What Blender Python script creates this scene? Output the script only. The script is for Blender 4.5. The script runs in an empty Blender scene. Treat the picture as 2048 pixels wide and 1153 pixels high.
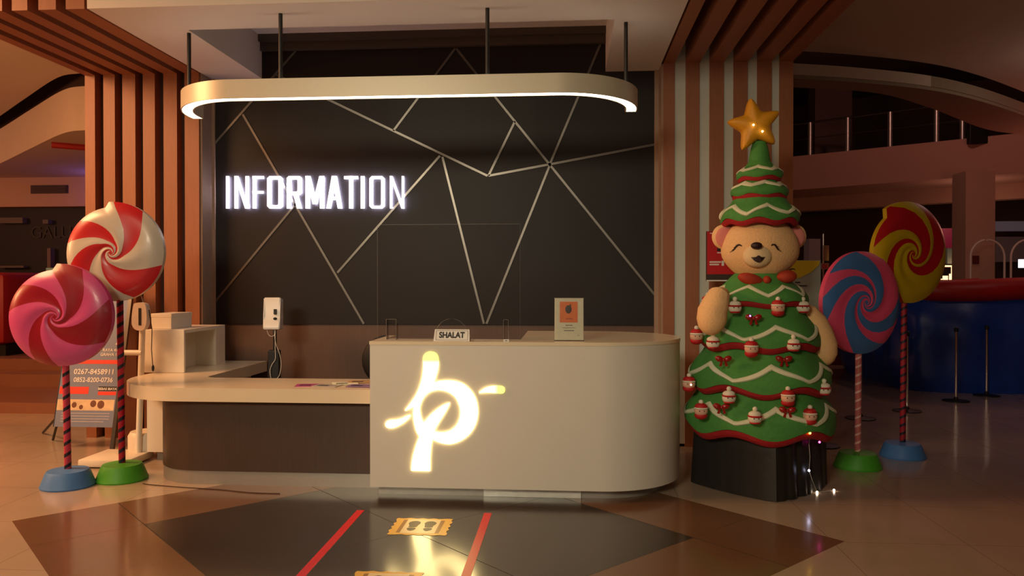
import bpy, bmesh, math, random
from mathutils import Vector, Matrix
random.seed(7)
PI = math.pi
SC = bpy.context.scene
COL = SC.collection

# ------------------------------------------------------------------ camera
FPX, EYE = 1536.0, 1.59
YAW = math.radians(4.25)
PITCH = math.atan(13.5 / FPX)
cam_d = bpy.data.cameras.new('camera'); cam = bpy.data.objects.new('camera', cam_d); COL.objects.link(cam)
cam_d.sensor_width = 36.0; cam_d.lens = FPX / 2048 * 36.0; cam_d.clip_end = 200
cam.location = (0, 0, EYE); cam.rotation_euler = (PI/2 - PITCH, 0, YAW)
SC.camera = cam
# ------------------------------------------------------------------ world, lights, exposure
w = bpy.data.worlds.new('world'); SC.world = w; w.use_nodes = True
w.node_tree.nodes['Background'].inputs[0].default_value = (1.0, 0.62, 0.42, 1)
w.node_tree.nodes['Background'].inputs[1].default_value = 0.012
SC.view_settings.view_transform = 'Standard'; SC.view_settings.look = 'None'
SC.view_settings.gamma = 1; SC.view_settings.exposure = 0.0
SC.view_settings.use_curve_mapping = False
def area(name, loc, rot, size, sy, energy, color, spread=180):
    l = bpy.data.lights.new(name, 'AREA'); l.shape = 'RECTANGLE'; l.size = size; l.size_y = sy
    l.energy = energy; l.color = color; l.spread = math.radians(spread)
    o = bpy.data.objects.new(name, l); COL.objects.link(o); o.location = loc; o.rotation_euler = rot
    return o
def point(name, loc, energy, color, r=0.1):
    l = bpy.data.lights.new(name, 'POINT'); l.energy = energy; l.color = color; l.shadow_soft_size = r
    o = bpy.data.objects.new(name, l); COL.objects.link(o); o.location = loc
    return o
def look(o, tgt):
    d = Vector(tgt) - Vector(o.location); o.rotation_euler = d.to_track_quat('-Z', 'Y').to_euler()
# the warm lights of the mall to the left of the desk, the shops behind the viewer, dim red and violet shop lights far off, and a few added fills
point('mall_light_left', (-8.6, 4.8, 2.6), 290, (1.0, 0.47, 0.20), 0.4)
l = area('mall_downlight_left', (-6.2, 4.6, 4.1), (0, 0, 0), 1.6, 1.6, 330, (1.0, 0.50, 0.22)); look(l, (-4.6, 5.2, 0))
l = area('shop_light_behind', (-3.2, -3.5, 4.1), (0, 0, 0), 2.4, 1.2, 44, (1.0, 0.88, 0.62), 58); look(l, (-1.0, 5.6, 0.9))
l = area('added_fill_right', (1.3, -3.5, 2.3), (0, 0, 0), 1.6, 1.2, 13, (1.0, 0.92, 0.72)); look(l, (1.3, 7.0, 3.0))  # added fill aimed at the white strips between the right fins
point('far_red_light', (8.6, 12.4, 3.3), 55, (1.0, 0.36, 0.25), 0.5)
point('far_left_light', (-12.0, 9.6, 3.1), 120, (1.0, 0.46, 0.26), 0.4)
point('violet_shop_light', (-8.2, 13.45, 3.30), 12.0, (0.32, 0.2, 1.0), 0.1)
point('added_rail_light', (6.6, 15.2, 6.3), 80, (1.0, 0.50, 0.40), 0.15)  # added lamp, hidden above the ceiling, puts highlights on the railing posts
point('added_inflatable_fill', (6.3, 9.0, 3.9), 13, (1.0, 0.78, 0.66), 0.2)  # added out of view to brighten the blue inflatable
point('added_balcony_fill', (9.62, 19.0, 3.1), 14, (1.0, 0.5, 0.36), 0.1)  # added behind the column to light the underside of the balcony

# ------------------------------------------------------------------ helpers
fw_ = Vector((-math.sin(YAW)*math.cos(PITCH), math.cos(YAW)*math.cos(PITCH), -math.sin(PITCH)))
rt_ = Vector((math.cos(YAW), math.sin(YAW), 0))
up_ = rt_.cross(fw_)
def ray(u, v): return fw_ + rt_*((u-1024)/FPX) + up_*((576.5-v)/FPX)
def atY(u, v, Y):
    r = ray(u, v); t = Y/r.y; return Vector((r.x*t, Y, EYE + r.z*t))
def atZ(u, v, z):
    r = ray(u, v); t = (z-EYE)/r.z; return Vector((r.x*t, r.y*t, z))
def lin(c): c = c/255.0; return c/12.92 if c <= 0.04045 else ((c+0.055)/1.055)**2.4
def rgb(r, g, b): return (lin(r), lin(g), lin(b), 1)
MATS = {}
def mat(name, col, rough=0.5, metal=0.0, noise=0.12, scale=30, stretch=(1, 1, 1), bump=0.0, emit=None, es=0.0, coat=0.0, alpha=None, spec=0.5):
    if name in MATS: return MATS[name]
    m = bpy.data.materials.new(name); m.use_nodes = True; nt = m.node_tree; n = nt.nodes; L = nt.links
    b = n['Principled BSDF']; MATS[name] = m
    b.inputs['Roughness'].default_value = rough; b.inputs['Metallic'].default_value = metal
    b.inputs['Coat Weight'].default_value = coat; b.inputs['Specular IOR Level'].default_value = spec
    tc = n.new('ShaderNodeTexCoord'); mp = n.new('ShaderNodeMapping'); mp.inputs['Scale'].default_value = stretch
    L.new(tc.outputs['Object'], mp.inputs[0])
    nz = n.new('ShaderNodeTexNoise'); nz.inputs['Scale'].default_value = scale; nz.inputs['Detail'].default_value = 5
    L.new(mp.outputs[0], nz.inputs['Vector'])
    mx = n.new('ShaderNodeMix'); mx.data_type = 'RGBA'
    c = col if len(col) == 4 else rgb(*col)
    mx.inputs[6].default_value = tuple(x*(1-noise) for x in c[:3]) + (1,)
    mx.inputs[7].default_value = tuple(min(1, x*(1+noise)) for x in c[:3]) + (1,)
    L.new(nz.outputs[0], mx.inputs[0]); L.new(mx.outputs[2], b.inputs['Base Color'])
    if bump:
        bp = n.new('ShaderNodeBump'); bp.inputs['Strength'].default_value = bump; bp.inputs['Distance'].default_value = 0.01
        L.new(nz.outputs[0], bp.inputs['Height']); L.new(bp.outputs[0], b.inputs['Normal'])
    if emit:
        b.inputs['Emission Color'].default_value = emit if len(emit) == 4 else rgb(*emit)
        b.inputs['Emission Strength'].default_value = es
    if alpha is not None: b.inputs['Alpha'].default_value = alpha
    return m
def obj(name, bm, m, parent=None, smooth=False, loc=None):
    bmesh.ops.recalc_face_normals(bm, faces=bm.faces)
    me = bpy.data.meshes.new(name); bm.to_mesh(me); bm.free()
    for x in (m if isinstance(m, (list, tuple)) else [m]): me.materials.append(x)
    if smooth:
        for p in me.polygons: p.use_smooth = True
        try: me.set_sharp_from_angle(angle=math.radians(40))
        except Exception: pass
    o = bpy.data.objects.new(name, me); COL.objects.link(o)
    if parent: o.parent = parent
    if loc is not None: o.location = loc
    return o
def tag(o, label=None, cat=None, group=None, kind=None):
    if label: o['label'] = label
    if cat: o['category'] = cat
    if group: o['group'] = group
    if kind: o['kind'] = kind
    return o
def thing(name, label, cat, loc=(0, 0, 0), group=None, rz=0):
    o = bpy.data.objects.new(name, None); COL.objects.link(o); o.location = loc; o.rotation_euler = (0, 0, rz)
    o.empty_display_size = 0.1
    return tag(o, label, cat, group)
def struct(name, bm, m, label=None, smooth=False):
    o = obj(name, bm, m, None, smooth); o['kind'] = 'structure'
    if label: tag(o, label, name.split('_')[0])
    return o
def B(): return bmesh.new()
def box(bm, a, b, bev=0.0, mi=0, M=None):
    a, b = Vector(a), Vector(b); c = (a+b)/2; s = b-a
    r = bmesh.ops.create_cube(bm, size=1, matrix=Matrix.Translation(c) @ Matrix.Diagonal((abs(s.x), abs(s.y), abs(s.z), 1)))
    vs = r['verts']
    if bev:
        es = list({e for v in vs for e in v.link_edges})
        rr = bmesh.ops.bevel(bm, geom=es, offset=bev, segments=2, affect='EDGES', profile=0.5)
        vs = list({v for f in rr['faces'] for v in f.verts} | {v for v in vs if v.is_valid})
    fs = {f for v in vs for f in v.link_faces}
    for f in fs: f.material_index = mi
    if M is not None:
        bmesh.ops.transform(bm, matrix=M, verts=list({v for f in fs for v in f.verts}))
    return fs
def prism(bm, pts, h, axis='Z', mi=0):
    """pts: 3D outline (planar); extruded by vector/height h along axis."""
    d = {'X': Vector((h, 0, 0)), 'Y': Vector((0, h, 0)), 'Z': Vector((0, 0, h))}[axis] if not isinstance(h, Vector) else h
    a = [bm.verts.new(p) for p in pts]; b = [bm.verts.new(Vector(p)+d) for p in pts]
    n = len(pts); fs = [bm.faces.new(a), bm.faces.new(list(reversed(b)))]
    for i in range(n): fs.append(bm.faces.new((a[i], a[(i+1) % n], b[(i+1) % n], b[i])))
    for f in fs: f.material_index = mi
    return fs
def tube(bm, pts, r, seg=10, mi=0, cap=True):
    pts = [Vector(p) for p in pts]; rings = []
    n = len(pts); ref = None
    for i, p in enumerate(pts):
        t = (pts[min(i+1, n-1)] - pts[max(i-1, 0)]).normalized()
        if ref is None:
            ref = Vector((1, 0, 0)) if abs(t.x) < 0.8 else Vector((0, 1, 0))
        a = t.cross(ref).normalized(); b = t.cross(a).normalized(); ref = b.cross(t) if False else ref
        rr = r[i] if isinstance(r, (list, tuple)) else r
        rings.append([bm.verts.new(p + (a*math.cos(2*PI*k/seg) + b*math.sin(2*PI*k/seg))*rr) for k in range(seg)])
    for i in range(n-1):
        for k in range(seg):
            f = bm.faces.new((rings[i][k], rings[i][(k+1) % seg], rings[i+1][(k+1) % seg], rings[i+1][k])); f.material_index = mi
    if cap:
        bm.faces.new(rings[0]).material_index = mi; bm.faces.new(list(reversed(rings[-1]))).material_index = mi
def surf(bm, fn, nu, nv, mi=0, closed_u=True, midx=None):
    """grid surface: fn(i/nu, j/nv) -> point; u wraps when closed."""
    cu = nu if closed_u else nu+1
    g = [[bm.verts.new(fn(i/nu, j/nv)) for i in range(cu)] for j in range(nv+1)]
    for j in range(nv):
        for i in range(nu):
            k = (i+1) % cu if closed_u else i+1
            f = bm.faces.new((g[j][i], g[j][k], g[j+1][k], g[j+1][i]))
            f.material_index = midx(i, j) if midx else mi
    return g
def lathe(bm, prof, c=(0, 0, 0), seg=32, mi=0):
    c = Vector(c); n = len(prof)-1
    g = surf(bm, lambda u, v: c + Vector((prof[round(v*n)][0]*math.cos(2*PI*u), prof[round(v*n)][0]*math.sin(2*PI*u), prof[round(v*n)][1])), seg, n, mi)
    for row in (g[0], g[-1]):
        try: bm.faces.new(row).material_index = mi
        except Exception: pass
    return g
def ball(bm, c, r, seg=20, rings=14, M=None, mi=0):
    r = Vector(r) if not isinstance(r, (int, float)) else Vector((r, r, r))
    mm = Matrix.Translation(Vector(c)) @ (M or Matrix.Identity(4)) @ Matrix.Diagonal((r.x, r.y, r.z, 1))
    res = bmesh.ops.create_uvsphere(bm, u_segments=seg, v_segments=rings, radius=1, matrix=mm)
    for f in {f for v in res['verts'] for f in v.link_faces}: f.material_index = mi
def text(name, s, m, parent, M, size, ext=0.0008, align='CENTER', sx=1.0, off=0.0):
    c = bpy.data.curves.new(name, 'FONT'); c.body = s; c.size = size; c.extrude = ext; c.align_x = align; c.align_y = 'CENTER'; c.offset = off
    t = bpy.data.objects.new('t_'+name, c); COL.objects.link(t)
    me = bpy.data.meshes.new_from_object(t.evaluated_get(bpy.context.evaluated_depsgraph_get()))
    bpy.data.objects.remove(t); me.transform(M @ Matrix.Diagonal((sx, 1, 1, 1)))
    me.materials.clear(); me.materials.append(m)
    o = bpy.data.objects.new(name, me); COL.objects.link(o); o.parent = parent
    return o
def curve_mesh(name, polys, m, parent, ext, M):
    c = bpy.data.curves.new(name, 'CURVE'); c.dimensions = '2D'; c.fill_mode = 'BOTH'; c.extrude = ext
    for pl in polys:
        s = c.splines.new('POLY'); s.points.add(len(pl)-1); s.use_cyclic_u = True
        for i, p in enumerate(pl): s.points[i].co = (p[0], p[1], 0, 1)
    t = bpy.data.objects.new('t_'+name, c); COL.objects.link(t)
    me = bpy.data.meshes.new_from_object(t.evaluated_get(bpy.context.evaluated_depsgraph_get()))
    bpy.data.objects.remove(t); me.transform(M); me.materials.clear(); me.materials.append(m)
    o = bpy.data.objects.new(name, me); COL.objects.link(o); o.parent = parent
    return o
def smooth_poly(pts, sub=4):
    """closed Catmull-Rom; a point given as (x, y, 1) stays a sharp corner."""
    n = len(pts); out = []
    for i in range(n):
        p0, p1, p2, p3 = pts[i-1], pts[i], pts[(i+1) % n], pts[(i+2) % n]
        a, b = Vector(p1[:2]), Vector(p2[:2])
        m1 = (b - Vector(p0[:2]))*0.5 if len(p1) == 2 else (b-a)
        m2 = (Vector(p3[:2]) - a)*0.5 if len(p2) == 2 else (b-a)
        for k in range(sub):
            t = k/sub; t2 = t*t; t3 = t2*t
            out.append(a*(2*t3-3*t2+1) + m1*(t3-2*t2+t) + b*(-2*t3+3*t2) + m2*(t3-t2))
    return [(p.x, p.y) for p in out]

# ------------------------------------------------------------------ materials
def floor_material():
    m = bpy.data.materials.new('floor_tiles'); m.use_nodes = True; nt = m.node_tree; n = nt.nodes; L = nt.links
    b = n['Principled BSDF']; b.inputs['Specular IOR Level'].default_value = 0.5; b.inputs['Coat Weight'].default_value = 0.25; b.inputs['Coat Roughness'].default_value = 0.1
    g = n.new('ShaderNodeNewGeometry'); sp = n.new('ShaderNodeSeparateXYZ'); L.new(g.outputs['Position'], sp.inputs[0])
    def M(op, a, b_=None):
        x = n.new('ShaderNodeMath'); x.operation = op
        for i, q in enumerate((a, b_)):
            if q is None: continue
            if isinstance(q, (int, float)): x.inputs[i].default_value = q
            else: L.new(q, x.inputs[i])
        return x.outputs[0]
    dx = M('ABSOLUTE', M('ADD', sp.outputs[0], 1.0)); dy = M('ABSOLUTE', M('SUBTRACT', sp.outputs[1], 4.815))
    d = M('ADD', dx, dy)
    inner = M('LESS_THAN', d, 1.77); band = M('LESS_THAN', d, 2.68)
    nz = n.new('ShaderNodeTexNoise'); nz.inputs['Scale'].default_value = 1.7; nz.inputs['Detail'].default_value = 8; L.new(g.outputs['Position'], nz.inputs['Vector'])
    def mix(f, a, b_):
        x = n.new('ShaderNodeMix'); x.data_type = 'RGBA'
        for s, q in ((0, f), (6, a), (7, b_)):
            if isinstance(q, tuple): x.inputs[s].default_value = q
            else: L.new(q, x.inputs[s])
        return x.outputs[2]
    c0 = mix(nz.outputs[0], rgb(158, 138, 118), rgb(188, 168, 146))
    c1 = mix(nz.outputs[0], rgb(100, 72, 52), rgb(124, 90, 66))
    c2 = mix(nz.outputs[0], rgb(44, 36, 33), rgb(62, 50, 44))
    c = mix(inner, mix(band, c0, c1), c2)
    # fine joints: 0.6 m tiles outside, tile diagonals inside the rotated squares
    def joint(a, p, w_):
        fr = M('FRACT', M('DIVIDE', a, p)); return M('LESS_THAN', fr, w_/p)
    ju = joint(M('ADD', M('ADD', sp.outputs[0], sp.outputs[1]), 35.4-3.815+0.005), 1.77, 0.010)
    jv = joint(M('ADD', M('SUBTRACT', sp.outputs[0], sp.outputs[1]), 35.4+5.815+0.003), 1.77, 0.005)
    jj = M('MULTIPLY', M('MAXIMUM', ju, jv), band)
    jx = joint(M('ADD', sp.outputs[0], 20.0), 0.8, 0.004); jy = joint(M('ADD', sp.outputs[1], 20.0), 0.8, 0.004)
    jo = M('MULTIPLY', M('MAXIMUM', jx, jy), M('SUBTRACT', 1.0, band))
    c = mix(M('MULTIPLY', M('MAXIMUM', M('MULTIPLY', jj, 1.6), jo), 0.5), c, rgb(22, 17, 14))
    L.new(c, b.inputs['Base Color'])
    nz2 = n.new('ShaderNodeTexNoise'); nz2.inputs['Scale'].default_value = 6; nz2.inputs['Detail'].default_value = 6; L.new(g.outputs['Position'], nz2.inputs['Vector'])
    r = M('ADD', M('ADD', M('MULTIPLY', nz2.outputs[0], 0.08), 0.16), M('MULTIPLY', jj, 0.7)); L.new(r, b.inputs['Roughness'])
    return m
M_floor = floor_material()
M_ceil = mat('ceiling_paint', (216, 209, 204), 0.85, noise=0.03, scale=3)
M_ceil_mall = mat('mall_ceiling_paint', (205, 185, 165), 0.85, noise=0.03, scale=2)
M_wood = mat('fin_wood', (146, 90, 60), 0.5, noise=0.22, scale=14, stretch=(6, 6, 0.35))
M_wood_c = mat('fin_wood_ceiling', (150, 96, 66), 0.55, noise=0.22, scale=14, stretch=(6, 0.35, 6))
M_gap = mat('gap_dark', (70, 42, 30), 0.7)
M_white = mat('white_infill', (190, 192, 182), 0.55, noise=0.03)
M_panel = mat('dark_panel', (36, 31, 31), 0.45, noise=0.12, scale=60, spec=0.22)
M_panel_frame = mat('panel_frame', (70, 60, 54), 0.5)
M_wain = mat('wainscot_laminate', (92, 66, 52), 0.45, noise=0.3, scale=10, stretch=(14, 14, 0.3))
M_desk_dark = mat('desk_dark_laminate', (74, 56, 46), 0.4, noise=0.25, scale=12, stretch=(10, 10, 0.3))
M_alu = mat('brushed_aluminium', (122, 116, 110), 0.36, 1.0, noise=0.08, scale=20, stretch=(1, 1, 12))
M_steel = mat('steel_plinth', (176, 168, 158), 0.42, 0.55, noise=0.06)
M_chrome = mat('chrome', (225, 222, 218), 0.12, 1.0, noise=0.02)
M_lam = mat('counter_laminate', (216, 207, 194), 0.42, noise=0.03, scale=4)
M_slab = mat('desk_slab', (226, 208, 178), 0.22, noise=0.04, scale=6)
M_whitelac = mat('white_lacquer', (226, 216, 198), 0.35, noise=0.03)
M_black = mat('black_metal', (18, 16, 15), 0.5)
M_blackcloth = mat('black_plastic', (34, 31, 28), 0.5, noise=0.3, scale=8, bump=0.3)
M_lampbody = mat('lamp_champagne', (206, 198, 176), 0.4, 0.15, noise=0.04)
M_glow = mat('lamp_diffuser', (255, 240, 225), 0.5, emit=(255, 236, 208), es=9)
M_letter = mat('letter_glow', (250, 250, 255), 0.5, emit=(244, 242, 255), es=1.7)
M_letback = mat('letter_backlight', (250, 250, 255), 0.5, emit=(224, 220, 255), es=42)
M_plwhite = mat('plastic_white', (222, 216, 208), 0.35, noise=0.02)
M_ink = mat('print_black', (25, 22, 20), 0.6)
M_red = mat('candy_red', (178, 20, 30), 0.35, noise=0.06, coat=0.1)
M_cream = mat('candy_cream', (184, 176, 164), 0.35, noise=0.04, coat=0.1)
M_pink = mat('candy_pink', (186, 70, 128), 0.35, noise=0.05, coat=0.1)
M_dred = mat('candy_deep_red', (138, 8, 34), 0.35, noise=0.06, coat=0.1)
M_blue = mat('candy_blue', (70, 116, 176), 0.4, noise=0.06)
M_rose = mat('candy_rose', (236, 84, 124), 0.4, noise=0.05)
M_yel = mat('candy_yellow', (196, 164, 14), 0.4, noise=0.05)
M_navy = mat('stripe_navy', (24, 24, 44), 0.4)
M_bblue = mat('base_blue', (72, 122, 186), 0.5, noise=0.08)
M_bgreen = mat('base_green', (72, 158, 40), 0.5, noise=0.08)
M_tree = mat('felt_green', (74, 140, 62), 0.8, noise=0.18, scale=40, bump=0.3)
M_treered = mat('felt_red', (158, 18, 24), 0.8, noise=0.15, bump=0.2)
M_ric = mat('ribbon_cream', (222, 222, 190), 0.8, noise=0.08)
M_fur = mat('plush_fur', (240, 192, 136), 0.95, noise=0.1, scale=60, bump=0.5)
M_fur2 = mat('plush_muzzle', (236, 206, 158), 0.95, noise=0.08, scale=60, bump=0.4)
M_earin = mat('plush_ear_pink', (222, 134, 124), 0.95, noise=0.06, bump=0.3)
M_nose = mat('plush_nose', (48, 24, 22), 0.5)
M_star = mat('star_gold', (226, 158, 34), 0.5, noise=0.12, scale=60)
M_tape = mat('red_tape', (200, 30, 34), 0.4, noise=0.08)
M_mallwall = mat('mall_wall', (190, 150, 130), 0.8, noise=0.06, scale=2)
M_maroon = mat('dark_shopfront', (22, 16, 15), 0.6, noise=0.2, scale=2)
M_step = mat('step_tile', (140, 92, 68), 0.35, noise=0.12, scale=3)

# ------------------------------------------------------------------ setting
PL, PR = -3.675, 0.880            # inner faces of the timber portal
YF, YW, YB = 7.45, 7.70, 5.63     # fin fronts, dark wall, front of the dropped ceiling
ZC, ZM = 3.675, 4.25              # dropped ceiling, mall ceiling
b = B(); box(b, (-30, -8, -0.2), (30, 45, 0)); struct('floor', b, M_floor, 'stone tiled mall floor with two nested dark squares turned on their corner')
b = B()   # dropped ceiling over the desk with a recess in front of the dark wall
box(b, (PL, YB, ZC), (PR, 6.17, ZC+1.6))
box(b, (PL, 6.17, ZC), (-3.15, YW, ZC+0.6)); box(b, (0.36, 6.17, ZC), (PR, YW, ZC+0.6))
box(b, (-3.15, 6.17, 4.10), (0.36, YW, 4.3))
struct('ceiling', b, M_ceil, 'pale dropped ceiling above the reception desk')
b = B()
box(b, (-3.15, YW-0.10, 4.03), (0.36, YW, 4.10)); box(b, (-3.15, YW-0.05, 3.95), (0.36, YW, 4.03))
struct('trim_1', b, M_panel_frame, 'grey ledge along the top of the dark feature wall')
b = B(); box(b, (PL, YW, 1.15), (PR, YW+0.12, 4.10)); struct('wall_back', b, M_panel, 'dark feature wall behind the reception desk')
b = B(); box(b, (PL, YW+0.02, 0), (PR, YW+0.14, 1.15)); struct('wall_back_lower', b, M_wain, 'brown laminate wainscot under the dark feature wall')
b = B(); box(b, (PL-0.02, YF+0.02, 0), (PL, YW, ZC)); box(b, (PR, YF+0.02, 0), (PR+0.02, YW, ZC))
box(b, (PL, YW-0.02, 0.0), (PL+0.03, YW, ZC)); box(b, (PR-0.04, YW-0.02, 0), (PR, YW, ZC))
struct('trim_2', b, mat('return_brown', (150, 124, 104), 0.6), 'grey side returns of the dark feature wall')

# metal strips on the dark wall
SEG = [((592, 102), (420, 299)), ((553, 150), (975, 352)), ((464, 150), (525, 178)), ((486, 229), (728, 648)),
       ((911, 97), (787, 262)), ((912, 97), (1310, 591)), ((1030, 243), (977, 352)), ((1201, 88), (1100, 328)),
       ((977, 352), (1100, 329)), ((1100, 329), (1312, 289)), ((880, 312), (675, 546)), ((885, 314), (968, 648)),
       ((1100, 330), (973, 648)), ((422, 615), (592, 408))]
for i, (p, q) in enumerate(SEG):
    a, c = atY(*p, YW), atY(*q, YW); d = (c-a).normalized(); nrm = Vector((-d.z, 0, d.x))*0.011
    b = B(); f = prism(b, [a-nrm, c-nrm, c+nrm, a+nrm], -0.008, 'Y'); struct('trim_%d' % (20+i), b, M_alu)

# timber fins: vertical, overhead and turning up again at the front
LF = [(-4.89, -4.785), (-4.695, -4.575), (-4.495, -4.360), (-4.280, -4.155), (-4.065, -3.925), (-3.845, PL-0.022)]
RF = [(PR+0.02, 1.006), (1.108, 1.240), (1.332, 1.468), (1.556, 1.690), (1.776, 1.914), (1.982, 2.112)]
k = 3
for side, fins in (('left', LF), ('right', RF)):
    for (x0, x1) in fins:
        b = B(); D = 0.32
        pr = [(YF, 0), (YF+0.30, 0), (YF+0.30, ZC+D), (YB+D, ZC+D), (YB+D, ZC+2.2), (YB, ZC+2.2), (YB, ZC), (YF, ZC)]
        prism(b, [(x0, y, z) for y, z in pr], x1-x0, 'X')
        o = struct('trim_%d' % k, b, [M_wood]); k += 1
    for (a0, a1), (c0, c1) in zip(fins, fins[1:]):
        b = B()
        if side == 'left':
            box(b, (a1, YF+0.10, 0), (c0, YF+0.28, ZC+D))
            box(b, (a1, YB+D-0.05, ZC+0.16), (c0, YF+0.1, ZC+D)); box(b, (a1, YB+0.12, ZC+0.2), (c0, YB+D-0.05, ZC+2.2))
            struct('trim_%d' % k, b, M_gap)
        else:
            box(b, (a1, YF+0.008, 0.03), (c0, YF+0.28, ZC+D-0.02))
            struct('trim_%d' % k, b, M_white); k += 1
            b = B(); box(b, (a1, YB+D-0.05, ZC+0.28), (c0, YF+0.3, ZC+D)); box(b, (a1, YB+0.12, ZC+0.2), (c0, YB+D-0.05, ZC+2.2))
            struct('trim_%d' % k, b, M_gap)
        k += 1

# mall ceiling and curved bulkheads left and right
def ribbon_slab(name, edge, zb, zt, depth_y, m, label):
    """curved fascia: edge = plan points (x, y) front line; body goes back to depth_y."""
    b = B(); pts = [(x, y, zb) for x, y in edge] + [(edge[-1][0], depth_y, zb), (edge[0][0], depth_y, zb)]
    prism(b, pts, zt-zb, 'Z'); return struct(name, b, m, label)
b = B(); box(b, (PL-1.25, -8, ZM+1.3), (PR+1.3, YB, ZM+1.6))
def spl(pts, n=10):
    out = []
    for i in range(len(pts)-1):
        p0, p1, p2, p3 = pts[max(i-1, 0)], pts[i], pts[i+1], pts[min(i+2, len(pts)-1)]
        for k_ in range(n):
            t = k_/n
            out.append(tuple(0.5*((2*p1[j]) + (-p0[j]+p2[j])*t + (2*p0[j]-5*p1[j]+4*p2[j]-p3[j])*t*t + (-p0[j]+3*p1[j]-3*p2[j]+p3[j])*t**3) for j in range(2)))
    out.append(tuple(pts[-1])); return out
LC = [atZ(*p, 4.12) for p in [(230, 168), (172, 172), (125, 181), (60, 220), (0, 258), (-60, 290)]]
LC = spl([(p.x, p.y) for p in LC])
LCb = list(reversed(LC))
prism(b, [(-30, -8, ZM), (PL-1.25, -8, ZM), (PL-1.25, LC[0][1]-0.12, ZM)] + [(x, y-0.12, ZM) for x, y in LC if x < PL-1.27] + [(-30, LC[-1][1]+0.3, ZM)], 0.3, 'Z')
RC = [atZ(*p, 4.12) for p in [(1540, 124), (1700, 134), (1850, 150), (1950, 172), (2048, 206), (2160, 250)]]
RC = spl([(p.x, p.y) for p in RC])
prism(b, [(30, -8, ZM), (PR+1.3, -8, ZM), (PR+1.3, RC[0][1]-0.05, ZM)] + [(x, y-0.05, ZM) for x, y in RC if x > PR+1.32] + [(30, RC[-1][1]+0.3, ZM)], 0.3, 'Z')
struct('ceiling_mall', b, M_ceil_mall, 'flat mall ceiling beyond the timber portal')
ribbon_slab('ceiling_left_bulkhead', LCb, 3.55, 4.12, 14.5, M_ceil_mall, 'curved bulkhead under the orange lit ceiling')
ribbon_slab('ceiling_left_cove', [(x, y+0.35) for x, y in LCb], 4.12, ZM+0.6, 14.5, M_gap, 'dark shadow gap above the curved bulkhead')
b = B(); tube(b, [atZ(103, 289, 3.52), atZ(190, 296, 3.52)], 0.05, 8); struct('trim_60', b, mat('red_beam', (170, 40, 40), 0.5), 'red beam under the curved bulkhead')
cut = atZ(1862, 153, 4.12).x
RCa = [p for p in RC if p[0] <= cut]; RCb = [p for p in RC if p[0] >= RCa[-1][0]]
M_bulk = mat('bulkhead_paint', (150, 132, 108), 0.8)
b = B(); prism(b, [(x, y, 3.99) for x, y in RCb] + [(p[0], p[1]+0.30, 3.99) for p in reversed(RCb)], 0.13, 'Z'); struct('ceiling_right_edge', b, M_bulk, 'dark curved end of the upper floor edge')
b = B(); prism(b, [(x, y, 3.99) for x, y in RCa] + [(p[0], p[1]+0.30, 3.99) for p in reversed(RCa)], 0.13, 'Z'); struct('ceiling_right_strip', b, M_ceil_mall, 'pale curved fascia strip on the upper floor edge')
RU = [atZ(*p, 3.95) for p in [(1540, 171), (1590, 175), (1750, 186), (1860, 216), (1970, 258), (2060, 270), (2200, 280)]]
RU = spl([(p.x, p.y) for p in RU])
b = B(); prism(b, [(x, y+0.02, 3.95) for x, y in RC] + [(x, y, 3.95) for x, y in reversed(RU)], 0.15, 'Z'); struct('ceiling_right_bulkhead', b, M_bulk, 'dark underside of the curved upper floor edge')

# left: shop front, lintel, steps
b = B(); box(b, (-20, 13.8, 3.0), (-4.2, 14.2, 3.56)); struct('wall_left_lintel', b, M_mallwall, 'pinkish lintel band over the dark shop')
b = B(); box(b, (-20, 14.0, 0), (-4.2, 14.3, 3.0)); struct('wall_left', b, M_maroon, 'dark unlit shop front at the far left')
b = B()
box(b, (-20, 8.75, 0), (-4.6, 14.0, 0.13)); box(b, (-20, 10.1, 0.13), (-4.6, 14.0, 0.30)); box(b, (-20, 10.6, 0.30), (-4.6, 14.0, 0.46))
struct('trim_61', b, M_step, 'tiled steps in front of the dark shop')
v0, v1 = atY(64, 372, 13.79), atY(134, 386, 13.79)
b = B()
for i in range(5):
    z = v1.z + (v0.z-v1.z)*(i+0.5)/5; box(b, (v0.x, 13.75, z-0.008), (v1.x, 13.80, z+0.008))
box(b, (v0.x-0.02, 13.78, v1.z-0.01), (v1.x+0.02, 13.80, v0.z+0.01))
tag(obj('air_vent', b, mat('vent_dark', (70, 44, 44), 0.6)), 'dark slatted air vent in the pinkish lintel over the left shop', 'vent')

# right: upper floor balcony, far walls, column
BA, BBp = atZ(1560, 316, 4.86), atZ(2080, 262, 4.86)
d = (BBp-BA).normalized(); nn = Vector((-d.y, d.x, 0))
BA = BA - d*6; BBp = BBp + d*3
b = B(); prism(b, [(*BA.xy, 3.98), (*BBp.xy, 3.98), (*(BBp+nn*0.5).xy, 3.98), (*(BA+nn*0.5).xy, 3.98)], 0.88, 'Z'); struct('wall_balcony', b, mat('balcony_paint', (196, 150, 132), 0.8, noise=0.04), 'pinkish balcony edge of the upper floor')
b = B(); prism(b, [(*(BA+nn*0.4).xy, 4.0), (*(BBp+nn*0.4).xy, 4.0), (*(BBp+nn*6).xy, 4.0), (*(BA+nn*6).xy, 4.0)], 0.3, 'Z')
prism(b, [(*(BA+nn*2.2).xy, 3.62), (*(BBp+nn*2.2).xy, 3.62), (*(BBp+nn*2.6).xy, 3.62), (*(BA+nn*2.6).xy, 3.62)], 0.4, 'Z'); struct('ceiling_balcony', b, M_mallwall, 'underside of the upper floor with a cross beam')
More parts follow.
